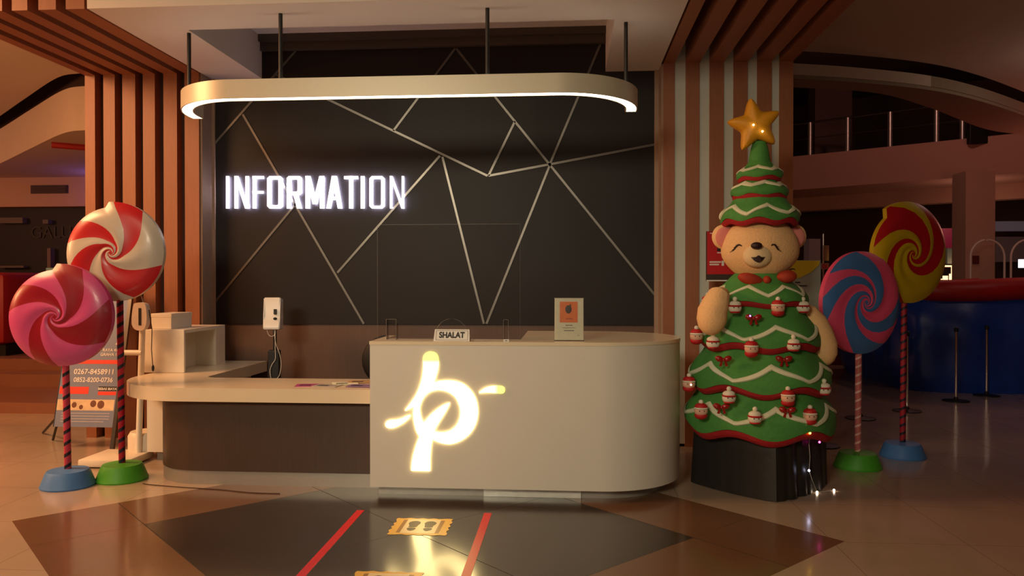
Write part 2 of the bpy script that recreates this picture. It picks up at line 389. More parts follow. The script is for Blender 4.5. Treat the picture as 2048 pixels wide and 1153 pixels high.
b = B(); prism(b, [(*(BA+nn*6-d*6).xy, 0), (*(BBp+nn*6+d*6).xy, 0), (*(BBp+nn*6.3+d*6).xy, 0), (*(BA+nn*6.3-d*6).xy, 0)], 9.0, 'Z'); struct('wall_right_far', b, mat('far_wall', (84, 62, 56), 0.8), 'dark far wall of the mall at the right')
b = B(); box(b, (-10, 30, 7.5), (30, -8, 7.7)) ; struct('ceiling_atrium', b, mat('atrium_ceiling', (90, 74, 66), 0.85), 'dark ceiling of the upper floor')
c0, c1 = atY(1931, 500, 17.5), atY(1990, 500, 17.5)
b = B(); box(b, (c0.x, 17.5, 0), (c1.x, 18.1, 4.0)); struct('wall_column', b, M_mallwall, 'square mall column under the balcony')
e0 = atY(1945, 520, 17.49)
b = B(); box(b, (e0.x, 17.47, e0.z-0.09), (e0.x+0.13, 17.5, e0.z+0.09)); tag(obj('small_wall_notice', b, mat('notice_red', (96, 30, 26), 0.6)), 'small dark red notice stuck on the square mall column', 'sign')
u0, u1 = atY(1655, 240, 19.5), atY(1690, 240, 19.5)
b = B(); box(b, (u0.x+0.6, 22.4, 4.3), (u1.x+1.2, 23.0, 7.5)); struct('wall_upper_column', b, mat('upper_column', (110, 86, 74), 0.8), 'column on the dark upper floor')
# railing
rail = thing('balcony_railing', 'metal railing along the upper floor balcony', 'railing', BA + nn*0.15)
o0 = BA + nn*0.15
def onrail(u):   # point on the balcony line seen at this column
    r = ray(u, 300); den = r.x*d.y - r.y*d.x; t = (o0.x*d.y - o0.y*d.x)/den; return Vector((r.x*t, r.y*t, 4.86))
for u in (1620, 1695, 1780, 1873, 1925):
    b = B(); p = onrail(u) - o0; tube(b, [p, p+Vector((0, 0, 0.86))], 0.06, 12); obj('post', b, mat('rail_steel', (214, 204, 196), 0.38, 0.9), rail, True)
for z, r in ((0.86, 0.025), (0.45, 0.012)):
    b = B(); tube(b, [onrail(1570)-o0+Vector((0, 0, z)), onrail(1985)-o0+Vector((0, 0, z))], r, 8); obj('handrail' if z > 0.8 else 'middle_rail', b, M_alu, rail, True)
p = onrail(1945)
b = B(); box(b, (p.x-0.22, p.y-0.32, 4.70), (p.x+0.18, p.y-0.16, 5.5), 0.02); tag(obj('wall_speaker', b, M_black), 'tall black box mounted on the balcony edge', 'speaker')

# ------------------------------------------------------------------ reception counter (tall)
cnt = thing('reception_counter', 'tall pale reception counter with rounded right end and a glowing logo', 'counter', (-0.3, 5.9, 0))
O = Vector((-0.3, 5.9, 0))
XL, YFR, XC, RR = -1.455, 5.53, 0.235, 0.635
arc = [(XC + RR*math.sin(t*PI/24), YFR + RR - RR*math.cos(t*PI/24)) for t in range(0, 25)]
def outline(ins):
    a = [(XC + (RR-ins)*math.sin(t*PI/24), YFR + RR - (RR-ins)*math.cos(t*PI/24)) for t in range(0, 25)]
    return [(XL+ins, YFR+ins)] + a + [(-0.36+ins, YFR+2*RR-ins), (-0.36+ins, YFR+0.27), (XL+0.05, YFR+0.27), (XL+0.05, YFR+0.62), (XL+ins, YFR+0.62)]
b = B(); prism(b, [(x-O.x, y-O.y, 0.08) for x, y in outline(0.0)], 1.045, 'Z'); obj('body', b, M_lam, cnt, True)
b = B(); prism(b, [(x-O.x, y-O.y, 1.125) for x, y in outline(-0.004)], 0.025, 'Z'); obj('top', b, M_slab, cnt, True)
b = B(); prism(b, [(x-O.x, y-O.y, 0.0) for x, y in [(XL+0.035, YFR+0.11)] + outline(0.11)[1:26]] + [(-0.3-O.x, YFR+2*RR-0.11-O.y, 0), (-0.3-O.x, YFR+0.5-O.y, 0), (XL+0.035-O.x, YFR+0.5-O.y, 0)], 0.08, 'Z'); obj('plinth', b, M_steel, cnt, True)
j0 = atY(968, 985, YFR+0.10)
b = B(); box(b, (j0.x-0.002-O.x, YFR+0.094-O.y, 0.001), (atY(1162, 985, YFR+0.1).x-O.x, YFR+0.108-O.y, 0.079)); tag(obj('plinth_reflection', b, mat('reflection_pale', (236, 232, 222), 0.3, 0.25), cnt), 'pale strip painting a reflection on the plinth')  # bright reflection on the plinth, painted as a paler strip
# inner desk behind the ledge
b = B(); box(b, (XL+0.06-O.x, YFR+0.28-O.y, 0.72), (-0.37-O.x, YFR+0.8-O.y, 0.76)); obj('inner_worktop', b, M_slab, cnt)
# logo
def LG(x, y):
    p = atY(760 + x/4.27, 690 + y/4.27, YFR); return (p.x - O.x, p.z)
A_ = [(215, 562, 1), (260, 505), (310, 430), (345, 350), (365, 270), (372, 190), (367, 120), (380, 82), (408, 62), (438, 58), (475, 68), (497, 95), (504, 135), (498, 190), (485, 240), (470, 290), (455, 333, 1),
      (500, 316), (560, 308), (630, 311), (700, 332), (758, 375), (800, 430), (825, 495), (834, 565), (828, 630), (805, 700), (765, 760), (710, 805), (650, 835), (590, 846), (530, 838), (480, 820), (447, 800, 1),
      (436, 860), (430, 930), (427, 1000), (428, 1077, 1), (270, 1073, 1), (275, 1010), (286, 950), (302, 890), (322, 830), (342, 785, 1), (315, 740), (298, 680), (289, 615), (289, 560), (298, 515, 1), (262, 540)]
H_ = [(515, 385), (580, 400), (640, 440), (675, 500), (690, 565), (683, 630), (655, 690), (610, 730), (560, 749), (505, 751), (457, 742, 1), (482, 698), (520, 635), (563, 565), (597, 497, 1), (540, 520), (470, 568), (412, 625), (375, 678, 1), (352, 630), (339, 565), (345, 510), (370, 455), (410, 412), (460, 390)]
D1 = [(262, 603, 1), (235, 608), (190, 630), (140, 642), (85, 647), (57, 662), (50, 685), (62, 703), (95, 711), (140, 700), (190, 673), (235, 637)]
D2 = [(847, 410, 1), (880, 385), (920, 364), (970, 352), (1030, 350), (1060, 362), (1069, 385), (1060, 410), (1030, 418), (980, 412), (920, 406), (880, 407)]
def logo_material():
    m = bpy.data.materials.new('logo_glow'); m.use_nodes = True; nt = m.node_tree; n = nt.nodes; L = nt.links
    bs = n['Principled BSDF']; tc = n.new('ShaderNodeTexCoord'); sp = n.new('ShaderNodeSeparateXYZ'); L.new(tc.outputs['Object'], sp.inputs[0])
    def mr(sock, a, c):
        x = n.new('ShaderNodeMapRange'); L.new(sock, x.inputs[0]); x.inputs[1].default_value = a; x.inputs[2].default_value = c; return x.outputs[0]
    z0 = LG(0, 215)[1]; z1 = LG(0, 125)[1]; x0 = LG(900, 0)[0]; x1 = LG(1010, 0)[0]
    mx = n.new('ShaderNodeMath'); mx.operation = 'MAXIMUM'; L.new(mr(sp.outputs[2], z0, z1), mx.inputs[0]); L.new(mr(sp.outputs[0], x0, x1), mx.inputs[1])
    cm = n.new('ShaderNodeMix'); cm.data_type = 'RGBA'; L.new(mx.outputs[0], cm.inputs[0])
    cm.inputs[6].default_value = (9.0, 6.6, 2.6, 1); cm.inputs[7].default_value = (0.95, 0.92, 0.10, 1)
    L.new(cm.outputs[2], bs.inputs['Emission Color']); bs.inputs['Emission Strength'].default_value = 1.0
    bs.inputs['Base Color'].default_value = (0.8, 0.8, 0.75, 1)
    return m
M_logo = logo_material()
MX = Matrix(((1, 0, 0, 0), (0, 0, -1, YFR-0.005-O.y), (0, 1, 0, 0), (0, 0, 0, 1)))
for nm, pls in (('logo', [A_, H_]), ('logo_drop', [D1]), ('logo_drop', [D2])):
    tag(curve_mesh(nm, [[LG(*p) for p in smooth_poly(pl, 5)] for pl in pls], M_logo, cnt, 0.004, MX), 'glowing white and yellow logo shape on the counter front')
# small white sticker at the edge of the counter
p = atY(1007, 679, YFR); q = atY(1018, 684.5, YFR)
stk = thing('price_sticker', 'tiny white label on the front edge of the counter top under the right acrylic holder', 'label', (p.x, YFR-0.004, q.z))
b = B(); box(b, (0, -0.001, 0), (q.x-p.x, 0, p.z-q.z)); obj('paper', b, M_plwhite, stk)
b = B(); box(b, (0.012, -0.0015, 0.007), (q.x-p.x-0.012, -0.001, 0.012)); obj('print', b, M_ink, stk)

# ------------------------------------------------------------------ low desk
dsk = thing('low_desk', 'low pale desk with dark brown front and rounded left corner', 'desk', (-2.5, 6.0, 0))
O = Vector((-2.5, 6.0, 0))
def corner(cx, cy, r, n=14): return [(cx - r*math.sin(t*PI/2/n), cy - r*math.cos(t*PI/2/n)) for t in range(n+1)]
sl = [(XL-0.005, 5.69)] + corner(-3.00, 6.41, 0.72) + [(-3.75, 7.69), (-3.10, 7.69), (-3.10, 6.42)] + [(-3.10+0.10*(1-math.cos(t*PI/8)), 6.42-0.10*math.sin(t*PI/8)) for t in range(1, 5)] + [(XL-0.005, 6.32)]
sl = [(max(x, PL+0.005) if y > YF-0.01 else x, y) for x, y in sl]
sl = [p_ for p_ in sl if p_ != (-3.75, 7.69)]
i_ = sl.index((-3.10, 7.69)) if (-3.10, 7.69) in sl else None
sl = sl[:i_] + [(-3.72, YF-0.01), (PL+0.005, YF-0.01), (PL+0.005, 7.69)] + sl[i_:]
b = B(); prism(b, [(x-O.x, y-O.y, 0.665) for x, y in sl], 0.105, 'Z'); obj('worktop', b, M_slab, dsk, True)
f_ = [(XL-0.006, 5.79)] + corner(-2.91, 6.24, 0.45) + [(-3.36, 6.50), (-3.28, 6.50), (-3.28, 6.24)] + [(-3.28+0.37*(1-math.cos(t*PI/16)), 6.24-0.37*math.sin(t*PI/16)) for t in range(1, 9)] + [(XL-0.006, 5.87)]
b = B(); prism(b, [(x-O.x, y-O.y, 0.108) for x, y in f_], 0.557, 'Z'); obj('front_panel', b, M_desk_dark, dsk, True)
b = B(); prism(b, [(x-O.x, y-O.y + (0.01 if i < 16 else 0), 0.0) for i, (x, y) in enumerate(f_)], 0.108, 'Z'); obj('plinth', b, M_steel, dsk, True)
b = B(); box(b, (-3.72-O.x, 6.52-O.y, 0.08), (-3.16-O.x, YF-0.02-O.y, 0.665)); obj('side_body', b, M_whitelac, dsk)
b = B(); box(b, (-3.66-O.x, 6.58-O.y, 0.0), (-3.20-O.x, YF-0.05-O.y, 0.08)); obj('side_plinth', b, M_steel, dsk)
# raised unit standing on its return
ru = thing('raised_ledge_unit', 'white open-sided ledge unit standing on the left end of the low desk', 'cabinet', (-3.6, 7.0, 0.771)); O = Vector((-3.6, 7.0, 0.771))
xa, xb, ya, yb, zt = -3.80, -3.43, 6.62, 7.44, 1.155
b = B(); box(b, (xa-O.x, ya-O.y, 0), (xb-O.x, ya+0.03-O.y, zt-0.771), 0.003); obj('front_panel', b, M_whitelac, ru)
b = B(); box(b, (xa-O.x, ya+0.03-O.y, zt-0.771-0.03), (xb-O.x, yb-O.y, zt-0.771)); obj('top', b, M_whitelac, ru)
b = B(); box(b, (xa-O.x, ya+0.03-O.y, 0), (xb-0.20-O.x, yb-O.y, zt-0.771-0.03)); obj('back_panel', b, M_whitelac, ru)
b = B(); box(b, (xb-0.20-O.x, yb-0.20-O.y, 0), (xb-O.x, yb-O.y, zt-0.771-0.03)); obj('end_panel', b, M_whitelac, ru)
bx_ = thing('white_box', 'plain white box on top of the white ledge unit', 'box', (-3.70, 6.9, zt+0.001))
b = B(); box(b, (-0.09, -0.18, 0), (0.10, 0.20, 0.135), 0.004); obj('carton', b, M_whitelac, bx_)
b = B(); box(b, (-0.092, -0.182, 0.105), (0.102, 0.202, 0.140), 0.003); obj('lid', b, M_whitelac, bx_)

# leaflets on the low desk
LP = [(618, 771, 44, 'candy_pink', 12, 'reddish leaflet lying leftmost on the low desk'), (655, 772, 40, 'candy_cream', -8, 'pale leaflet beside the reddish one on the low desk'),
      (690, 768, 45, 'ribbon_cream', 20, 'cream leaflet in the middle of the low desk spread'), (722, 773, 44, 'leaf_violet', -4, 'violet leaflet against the tall counter on the low desk'), (722, 765, 36, 'leaf_tan', 10, 'tan leaflet behind the violet one on the low desk')]
mat('leaf_violet', (140, 110, 150), 0.5); mat('leaf_tan', (190, 150, 100), 0.5)
for u, v, wd, mn, rz, lb in LP:
    p = atZ(u, v, 0.772); b = B(); box(b, (-0.10, -0.07, 0), (0.10, 0.07, 0.004)); t = thing('leaflet', lb, 'leaflet', (min(p.x, XL-0.13), p.y, 0.7705 + 0.0012*LP.index((u, v, wd, mn, rz, lb))), 'leaflets on the low desk', math.radians(rz))
    obj('sheet', b, MATS[mn], t)
    b = B(); box(b, (-0.07, -0.045, 0.004), (0.02, -0.005, 0.0045)); box(b, (-0.07, 0.02, 0.004), (0.07, 0.03, 0.0045)); obj('print', b, M_navy, t)

# ------------------------------------------------------------------ signs on the wall
sg = thing('information_sign', 'backlit white INFORMATION lettering on the dark wall', 'sign', (-3.0, YW, 2.4)); O = Vector((-3.0, YW, 2.4))
def W(x, y):
    p = atY(400 + x/2.956, 60 + y/2.956, YW-0.045); return Vector((p.x-O.x, -0.045, p.z-O.z))
def quad(*p): return list(p)
def bar(x0, y0, x1, y1): return [(x0, y0), (x1, y0), (x1, y1), (x0, y1)]
def glyph(ch, x0, x1, y0, y1, t):
    xm, w_, h_ = (x0+x1)/2, x1-x0, y1-y0
    if ch == 'I': return [bar(xm-t/2, y0, xm+t/2, y1)]
    if ch == 'N': return [bar(x0, y0, x0+t, y1), bar(x1-t, y0, x1, y1), [(x0, y0), (x0+t*1.15, y0), (x1, y1), (x1-t*1.15, y1)]]
    if ch == 'F': return [bar(x0, y0, x0+t, y1), bar(x0, y0, x1, y0+t*.8), bar(x0, y0+h_*.46, x1-2, y0+h_*.46+t*.8)]
    if ch == 'T': return [bar(x0, y0, x1, y0+t*.8), bar(xm-t/2, y0, xm+t/2, y1)]
    if ch == 'A': return [[(xm-t*.6, y0), (xm+t*.6, y0), (x0+t*1.05, y1), (x0, y1)], [(xm-t*.6, y0), (xm+t*.6, y0), (x1, y1), (x1-t*1.05, y1)], bar(x0+w_*.25, y0+h_*.64, x1-w_*.25, y0+h_*.64+t*.75)]
    if ch == 'M': return [bar(x0, y0, x0+t, y1), bar(x1-t, y0, x1, y1), [(x0, y0), (x0+t*1.15, y0), (xm+t*.5, y0+h_*.86), (xm-t*.5, y0+h_*.86)], [(x1-t*1.15, y0), (x1, y0), (xm+t*.5, y0+h_*.86), (xm-t*.5, y0+h_*.86)]]
    def ring(a0, b0, a1, b1, c, tt):
        o = [(a0+c, b0), (a1-c, b0), (a1, b0+c), (a1, b1-c), (a1-c, b1), (a0+c, b1), (a0, b1-c), (a0, b0+c)]; d_ = c*.45
        q = [(a0+tt+d_, b0+tt*.8), (a1-tt-d_, b0+tt*.8), (a1-tt, b0+tt*.8+d_), (a1-tt, b1-tt*.8-d_), (a1-tt-d_, b1-tt*.8), (a0+tt+d_, b1-tt*.8), (a0+tt, b1-tt*.8-d_), (a0+tt, b0+tt*.8+d_)]
        return [[o[i_], o[(i_+1) % 8], q[(i_+1) % 8], q[i_]] for i_ in range(8)]
    if ch == 'O': return ring(x0, y0, x1, y1, 14, t)
    if ch == 'R': return ring(x0, y0, x1, y0+h_*.58, 12, t) + [bar(x0, y0+h_*.2, x0+t, y1), [(x0+w_*.42, y0+h_*.52), (x0+w_*.42+t*1.1, y0+h_*.52), (x1, y1), (x1-t*1.15, y1)]]
SP = [('I', 150, 172), ('N', 203, 285), ('F', 310, 374), ('O', 396, 487), ('R', 512, 600), ('M', 623, 732), ('A', 746, 839), ('T', 851, 932), ('I', 948, 972), ('O', 1001, 1090), ('N', 1122, 1205)]
T_ = [16, 17, 19, 24, 24, 24, 24, 22, 21, 20, 13]
for (ch, x0, x1), th in zip(SP, T_):
    y0, y1 = 864, 1056
    b = B()
    for q in glyph(ch, x0, x1, y0, y1, th): prism(b, [W(*p) for p in q], 0.022, 'Y')
    lt = obj('letter', b, M_letter, sg)
    b = B()
    for q in glyph(ch, x0+4, x1-4, y0+4, y1-4, th*.55): prism(b, [W(*p)+Vector((0, 0.023, 0)) for p in q], 0.004, 'Y')
    obj('backlight', b, M_letback, lt)
    for yy in (900, 1020):
        b = B(); pw = W(x0+th*.5 if ch not in 'ITA' else (x0+x1)/2, 880 if ch == 'A' else yy); tube(b, [pw+Vector((0, 0.022, 0)), Vector((pw.x, 0, pw.z))], 0.003, 6); obj('standoff', b, M_black, sg)

# pendant lamp
lp = thing('pendant_lamp', 'large U-shaped pendant lamp with glowing underside above the counter', 'lamp', (-1.38, 6.1, 3.012)); O = Vector((-1.38, 6.1, 3.012))
RB = 0.66
xl, xr, yf2, ye = -3.285, 0.565, 5.80, 6.50
ctr = [(xl, ye)] + [(xl + RB - RB*math.cos(t*PI/2/20), yf2+RB - RB*math.sin(t*PI/2/20)) for t in range(0, 21)] + [(xr - RB + RB*math.sin(t*PI/2/20), yf2+RB - RB*math.cos(t*PI/2/20)) for t in range(0, 21)] + [(xr, ye+0.0)]
ctr = [c for i, c in enumerate(ctr) if i == 0 or (Vector(c)-Vector(ctr[i-1])).length > 1e-4]
def offs(pts, dlt):
    out = []
    for i, p in enumerate(pts):
        a = Vector(pts[max(i-1, 0)]); c = Vector(pts[min(i+1, len(pts)-1)]); t = (c-a).normalized(); n_ = Vector((-t.y, t.x)); q = Vector(p) + n_*dlt; out.append((q.x, q.y))
    return out
def band(bm, o1, o2, z0, z1):
    P = offs(ctr, o1); Q = offs(ctr, o2); n_ = len(P)
    rows = [[bm.verts.new((x-O.x, y-O.y, z)) for x, y in R_] for R_, z in ((P, z0), (Q, z0), (Q, z1), (P, z1))]
    for i in range(n_-1):
        for k_ in range(4):
            bm.faces.new((rows[k_][i], rows[k_][i+1], rows[(k_+1) % 4][i+1], rows[(k_+1) % 4][i]))
    bm.faces.new([r[0] for r in rows]); bm.faces.new([r[-1] for r in rows])
b = B(); band(b, 0.0, 0.010, 0.0, 0.148); obj('outer_band', b, M_lampbody, lp, True)
b = B(); band(b, 0.090, 0.100, 0.0, 0.148); obj('inner_band', b, M_lampbody, lp, True)
b = B(); band(b, 0.010, 0.090, 0.10, 0.148); obj('housing', b, M_lampbody, lp, True)
b = B(); band(b, 0.011, 0.089, 0.006, 0.099); obj('diffuser', b, M_glow, lp, True)
b = B(); band(b, 0.030, 0.070, 0.1482, 0.151); tag(obj('added_uplight', b, mat('added_uplight_glow', (255, 240, 220), 0.5, emit=(255, 234, 206), es=5), lp, True), 'added light strip hidden on top of the lamp')  # added glowing strip, unseen from below, brightens the dropped ceiling
for x_ in (xl, xr):
    b = B(); box(b, (x_-0.001-O.x if x_ > 0 else x_-O.x, ye-O.y, -0.001), (x_-0.10-O.x if x_ > 0 else x_+0.10-O.x, ye+0.006-O.y, 0.150)); obj('end_cap', b, M_lampbody, lp)
for u, v, y in ((374, 73, 6.25), (568, 34, yf2+0.05), (978, 27, yf2+0.05), (1240, 55, 6.25)):
    p = atZ(u, v, ZC); px = {374: xl+0.10, 1240: xr-0.11}.get(u, p.x)
    b = B(); tube(b, [(px-O.x, y-O.y, 0.15), (px-O.x, y-O.y, ZC-O.z)], 0.016, 10); rdo = obj('rod', b, M_black, lp, True)

# ------------------------------------------------------------------ things on the counter
scr = thing('acrylic_screen', 'clear acrylic protection screen standing on the reception counter', 'screen', (-0.85, 5.72, 1.151)); O = Vector((-0.85, 5.72, 1.151))
def glass_mat():
    m = bpy.data.materials.new('acrylic'); m.use_nodes = True; nt = m.node_tree; n = nt.nodes; L = nt.links
    out = n['Material Output']; n.remove(n['Principled BSDF'])
    tr = n.new('ShaderNodeBsdfTransparent'); tr.inputs[0].default_value = (0.97, 0.97, 0.97, 1); gl = n.new('ShaderNodeBsdfGlossy'); gl.inputs['Roughness'].default_value = 0.05
    nz = n.new('ShaderNodeTexNoise'); nz.inputs['Scale'].default_value = 4
    fr = n.new('ShaderNodeFresnel'); fr.inputs[0].default_value = 1.3
    ml = n.new('ShaderNodeMath'); ml.operation = 'MULTIPLY'; L.new(fr.outputs[0], ml.inputs[0]); ml.inputs[1].default_value = 0.8
    mx = n.new('ShaderNodeMixShader'); L.new(ml.outputs[0], mx.inputs[0]); L.new(tr.outputs[0], mx.inputs[1]); L.new(gl.outputs[0], mx.inputs[2]); L.new(mx.outputs[0], out.inputs[0])
    return m
M_acr = glass_mat()
M_edge = mat('acrylic_edge', (150, 140, 130), 0.3, noise=0.02, alpha=0.35)
x0, z1 = atY(755, 450, 5.72).x - O.x, atY(755, 450, 5.72).z - O.z; x1 = atY(1040, 450, 5.72).x - O.x
hx = atY(903, 650, 5.72).x - O.x; hr = 0.125
pts = [(x0, 0), (x0, z1), (x1, z1), (x1, 0)] + [(hx + hr*math.cos(t*PI/16), 0.02 + hr*1.1*math.sin(t*PI/16)) for t in range(17)]
b = B(); prism(b, [(x, 0, z) for x, z in pts], 0.004, 'Y'); obj('pane', b, M_acr, scr)
b = B(); box(b, (x0-0.002, -0.001, 0), (x0, 0.005, z1)); box(b, (x1, -0.001, 0), (x1+0.001, 0.005, z1)); box(b, (x0, -0.001, z1), (x1, 0.005, z1+0.002))
tube(b, [(hx + hr*math.cos(t*PI/16), 0, 0.02 + hr*1.1*math.sin(t*PI/16)) for t in range(17)], 0.0015, 5); obj('pane_edge', b, M_edge, scr)
for (ua, ub) in ((773, 793), (1007, 1017)):
    p, q = atY(ua, 640, 5.68).x-O.x, atY(ub, 640, 5.68).x-O.x
    b = B(); box(b, (p, -0.05, 0), (q, -0.045, 0.155)); box(b, (p, -0.05, 0), (p+0.004, 0.03, 0.16)); box(b, (q-0.004, -0.05, 0), (q, 0.03, 0.16)); obj('holder', b, M_acr, scr)
    b = B(); box(b, (p, -0.052, 0), (p+0.0015, -0.048, 0.155)); box(b, (q-0.0015, -0.052, 0), (q, -0.048, 0.155)); box(b, (p, -0.052, 0.1535), (q, -0.048, 0.155)); obj('holder_edge', b, mat('holder_edge', (190, 178, 165), 0.3, alpha=0.6), scr)
# SHALAT tent sign
p0, p1 = atY(868, 680, 5.59), atY(940, 657, 5.59)
tt = thing('tent_sign', 'white folded table sign reading SHALAT on the counter edge', 'sign', ((p0.x+p1.x)/2, 5.60, 1.151)); hw = (p1.x-p0.x)/2; hh = 0.085
b = B()
for s in (0, 1):
    y_ = -0.035 if s == 0 else 0.035
    prism(b, [(-hw, y_, 0), (hw, y_, 0), (hw*0.96, 0, hh), (-hw*0.96, 0, hh)], Vector((0, 0.002, 0)))
obj('card', b, M_plwhite, tt)
tilt = math.atan2(0.035, hh)
MT = Matrix.Translation((0, -0.0195, hh/2)) @ Matrix.Rotation(PI/2 - tilt, 4, 'X')
text('lettering', 'SHALAT', M_ink, tt, MT, 0.062, 0.0006, off=0.0022, sx=0.84)
b = B(); fw2, fh2 = hw*0.88, 0.037; e_ = 0.0016
for a, c in (((-fw2, -fh2), (fw2, -fh2+e_)), ((-fw2, fh2-e_), (fw2, fh2)), ((-fw2, -fh2), (-fw2+e_, fh2)), ((fw2-e_, -fh2), (fw2, fh2))):
    box(b, (a[0], a[1], -0.0006), (c[0], c[1], 0.0006), M=MT)
obj('border_line', b, M_ink, tt)
# upright card with orange square
p0, p1 = atY(1109, 672, 5.66), atY(1167, 597, 5.66)
cs = thing('card_stand', 'upright acrylic card holder with an orange square on a white card', 'sign', ((p0.x+p1.x)/2, 5.66, 1.151)); hw = (p1.x-p0.x)/2; hh = p1.z-1.151
RX = Matrix.Rotation(math.radians(5), 4, 'X')
RX = Matrix.Rotation(math.radians(-5), 4, 'X')
def fb(x0, z0, x1, z1, y0, y1, m, nm, bev=0):
    b = B(); box(b, (x0, y0, z0), (x1, y1, z1), bev, M=RX); return obj(nm, b, m, cs)
fb(-hw, 0.006, hw, hh, 0, 0.003, mat('card_white', (206, 196, 168), 0.4), 'card')
M_or = mat('card_orange', (214, 106, 34), 0.4)
q = hh/800.0
fb(-hw*0.64, hh*0.43, hw*0.60, hh*0.92, -0.001, 0, M_or, 'orange_square')
b = B(); ball(b, (-0.004, -0.002, hh*0.74), (hw*0.22, 0.0006, hh*0.10), 12, 8)
box(b, (0.005, -0.003, hh*0.78), (0.014, -0.0015, hh*0.86)); bmesh.ops.transform(b, matrix=RX, verts=b.verts); obj('dark_emblem', b, mat('emblem', (60, 44, 36), 0.5), cs)
for z_, w_, c_ in ((0.52, 0.24, 'dl'), (0.365, 0.24, 'ink'), (0.305, 0.45, 'grey'), (0.24, 0.35, 'ink'), (0.13, 0.07, 'grey')):
    m_ = {'ink': M_ink, 'dl': mat('print_brown', (120, 50, 20), 0.5), 'grey': mat('print_grey', (140, 128, 110), 0.5)}[c_]
    dx_ = hw*0.65 if z_ == 0.13 else 0
    fb(-hw*w_+dx_, hh*z_-0.002, hw*w_+dx_, hh*z_+0.002, -0.0016, -0.0008, m_, 'text_line')
b = B(); box(b, (-hw*1.02, -0.02, 0), (hw*1.02, 0.055, 0.004)); box(b, (-hw*1.04, -0.0035, 0.004), (hw*1.04, -0.0018, hh+0.003), M=RX); obj('acrylic_holder', b, M_acr, cs)
b = B(); box(b, (-hw*1.04, -0.004, hh+0.001), (hw*1.04, 0.004, hh+0.003), M=RX); obj('holder_edge', b, MATS['holder_edge'], cs)

# hand sanitiser dispenser on a pole
hp = atY(546, 650, 7.15)
hs = thing('sanitizer_dispenser', 'white hand sanitizer dispenser on a thin black pole behind the low desk', 'dispenser', (hp.x, 7.15, 0), rz=math.radians(8))
b = B()
prof = [(-0.055, 1.128), (0.055, 1.128), (0.055, 1.43), (-0.035, 1.435), (-0.045, 1.25), (-0.065, 1.20), (-0.075, 1.14)]
prism(b, [(-0.078, y, z) for y, z in prof], 0.156, 'X'); bmesh.ops.bevel(b, geom=b.edges[:], offset=0.008, segments=2, affect='EDGES'); obj('housing', b, M_plwhite, hs, True)
b = B(); box(b, (-0.078, 0.057, 1.13), (0.078, 0.085, 1.42), 0.01); obj('back_plate', b, M_plwhite, hs)
b = B(); box(b, (0.02, -0.062, 1.275), (0.045, -0.036, 1.325), 0.002); obj('window', b, M_black, hs)
b = B(); ball(b, (0.033, -0.058, 1.235), (0.018, 0.012, 0.013), 12, 8); obj('emblem', b, M_ink, hs, True)
b = B(); tube(b, [(0.01, 0.03, 0.0), (0.01, 0.03, 1.13)], 0.017, 10); obj('pole', b, M_black, hs, True)
b = B(); box(b, (-0.05, -0.01, 0.62), (0.06, 0.07, 0.93), 0.01); obj('clamp_box', b, M_black, hs)
b = B(); lathe(b, [(0.17, 0), (0.17, 0.012), (0.03, 0.03), (0.02, 0.05)], (0.01, 0.03, 0)); obj('foot_plate', b, M_black, hs, True)
for pts in ([(-0.05, 0, 1.13), (-0.03, 0, 1.08), (0.0, -0.01, 1.065), (0.03, -0.02, 1.09), (0.03, -0.02, 1.13)], [(0.02, -0.02, 1.13), (0.035, -0.03, 1.0), (0.07, -0.03, 0.9), (0.085, -0.03, 0.8), (0.07, -0.03, 0.70), (0.04, -0.03, 0.66)],
            [(0.03, -0.02, 1.13), (0.03, -0.03, 0.95), (0.03, -0.03, 0.85), (0.0, -0.03, 0.80), (-0.02, -0.03, 0.74), (-0.01, -0.03, 0.66)]):
    b = B(); P2 = spl([(p[0], p[2]) for p in pts], 6); tube(b, [(x, -0.03-0.01, z) for x, z in P2], 0.0028, 6); obj('cable', b, M_plwhite, hs, True)

# office chair behind counter
ch = thing('office_chair', 'dark rounded office chair behind the counter', 'chair', (-1.72, 6.95, 0))
b = B(); ball(b, (0, 0.2, 0.84), (0.24, 0.05, 0.24), 20, 14); obj('backrest', b, M_maroon, ch, True)
b = B(); ball(b, (0, -0.03, 0.48), (0.25, 0.25, 0.055), 20, 10); obj('seat', b, M_maroon, ch, True)
b = B(); tube(b, [(0, 0.0, 0.06), (0, 0.0, 0.45)], 0.03, 10); obj('column', b, M_black, ch, True)
for k_ in range(5):
    a = 2*PI*k_/5; b = B(); tube(b, [(0, 0, 0.09), (0.27*math.cos(a), 0.27*math.sin(a), 0.06)], [0.022, 0.014], 8); lg = obj('leg', b, M_black, ch, True)
    b = B(); ball(b, (0.27*math.cos(a), 0.27*math.sin(a), 0.027), 0.026, 10, 8); obj('caster', b, M_black, lg, True)
b = B(); tube(b, [(0, 0.1, 0.45), (0, 0.24, 0.5), (0, 0.25, 0.7)], 0.015, 8); obj('back_bar', b, M_black, ch, True)

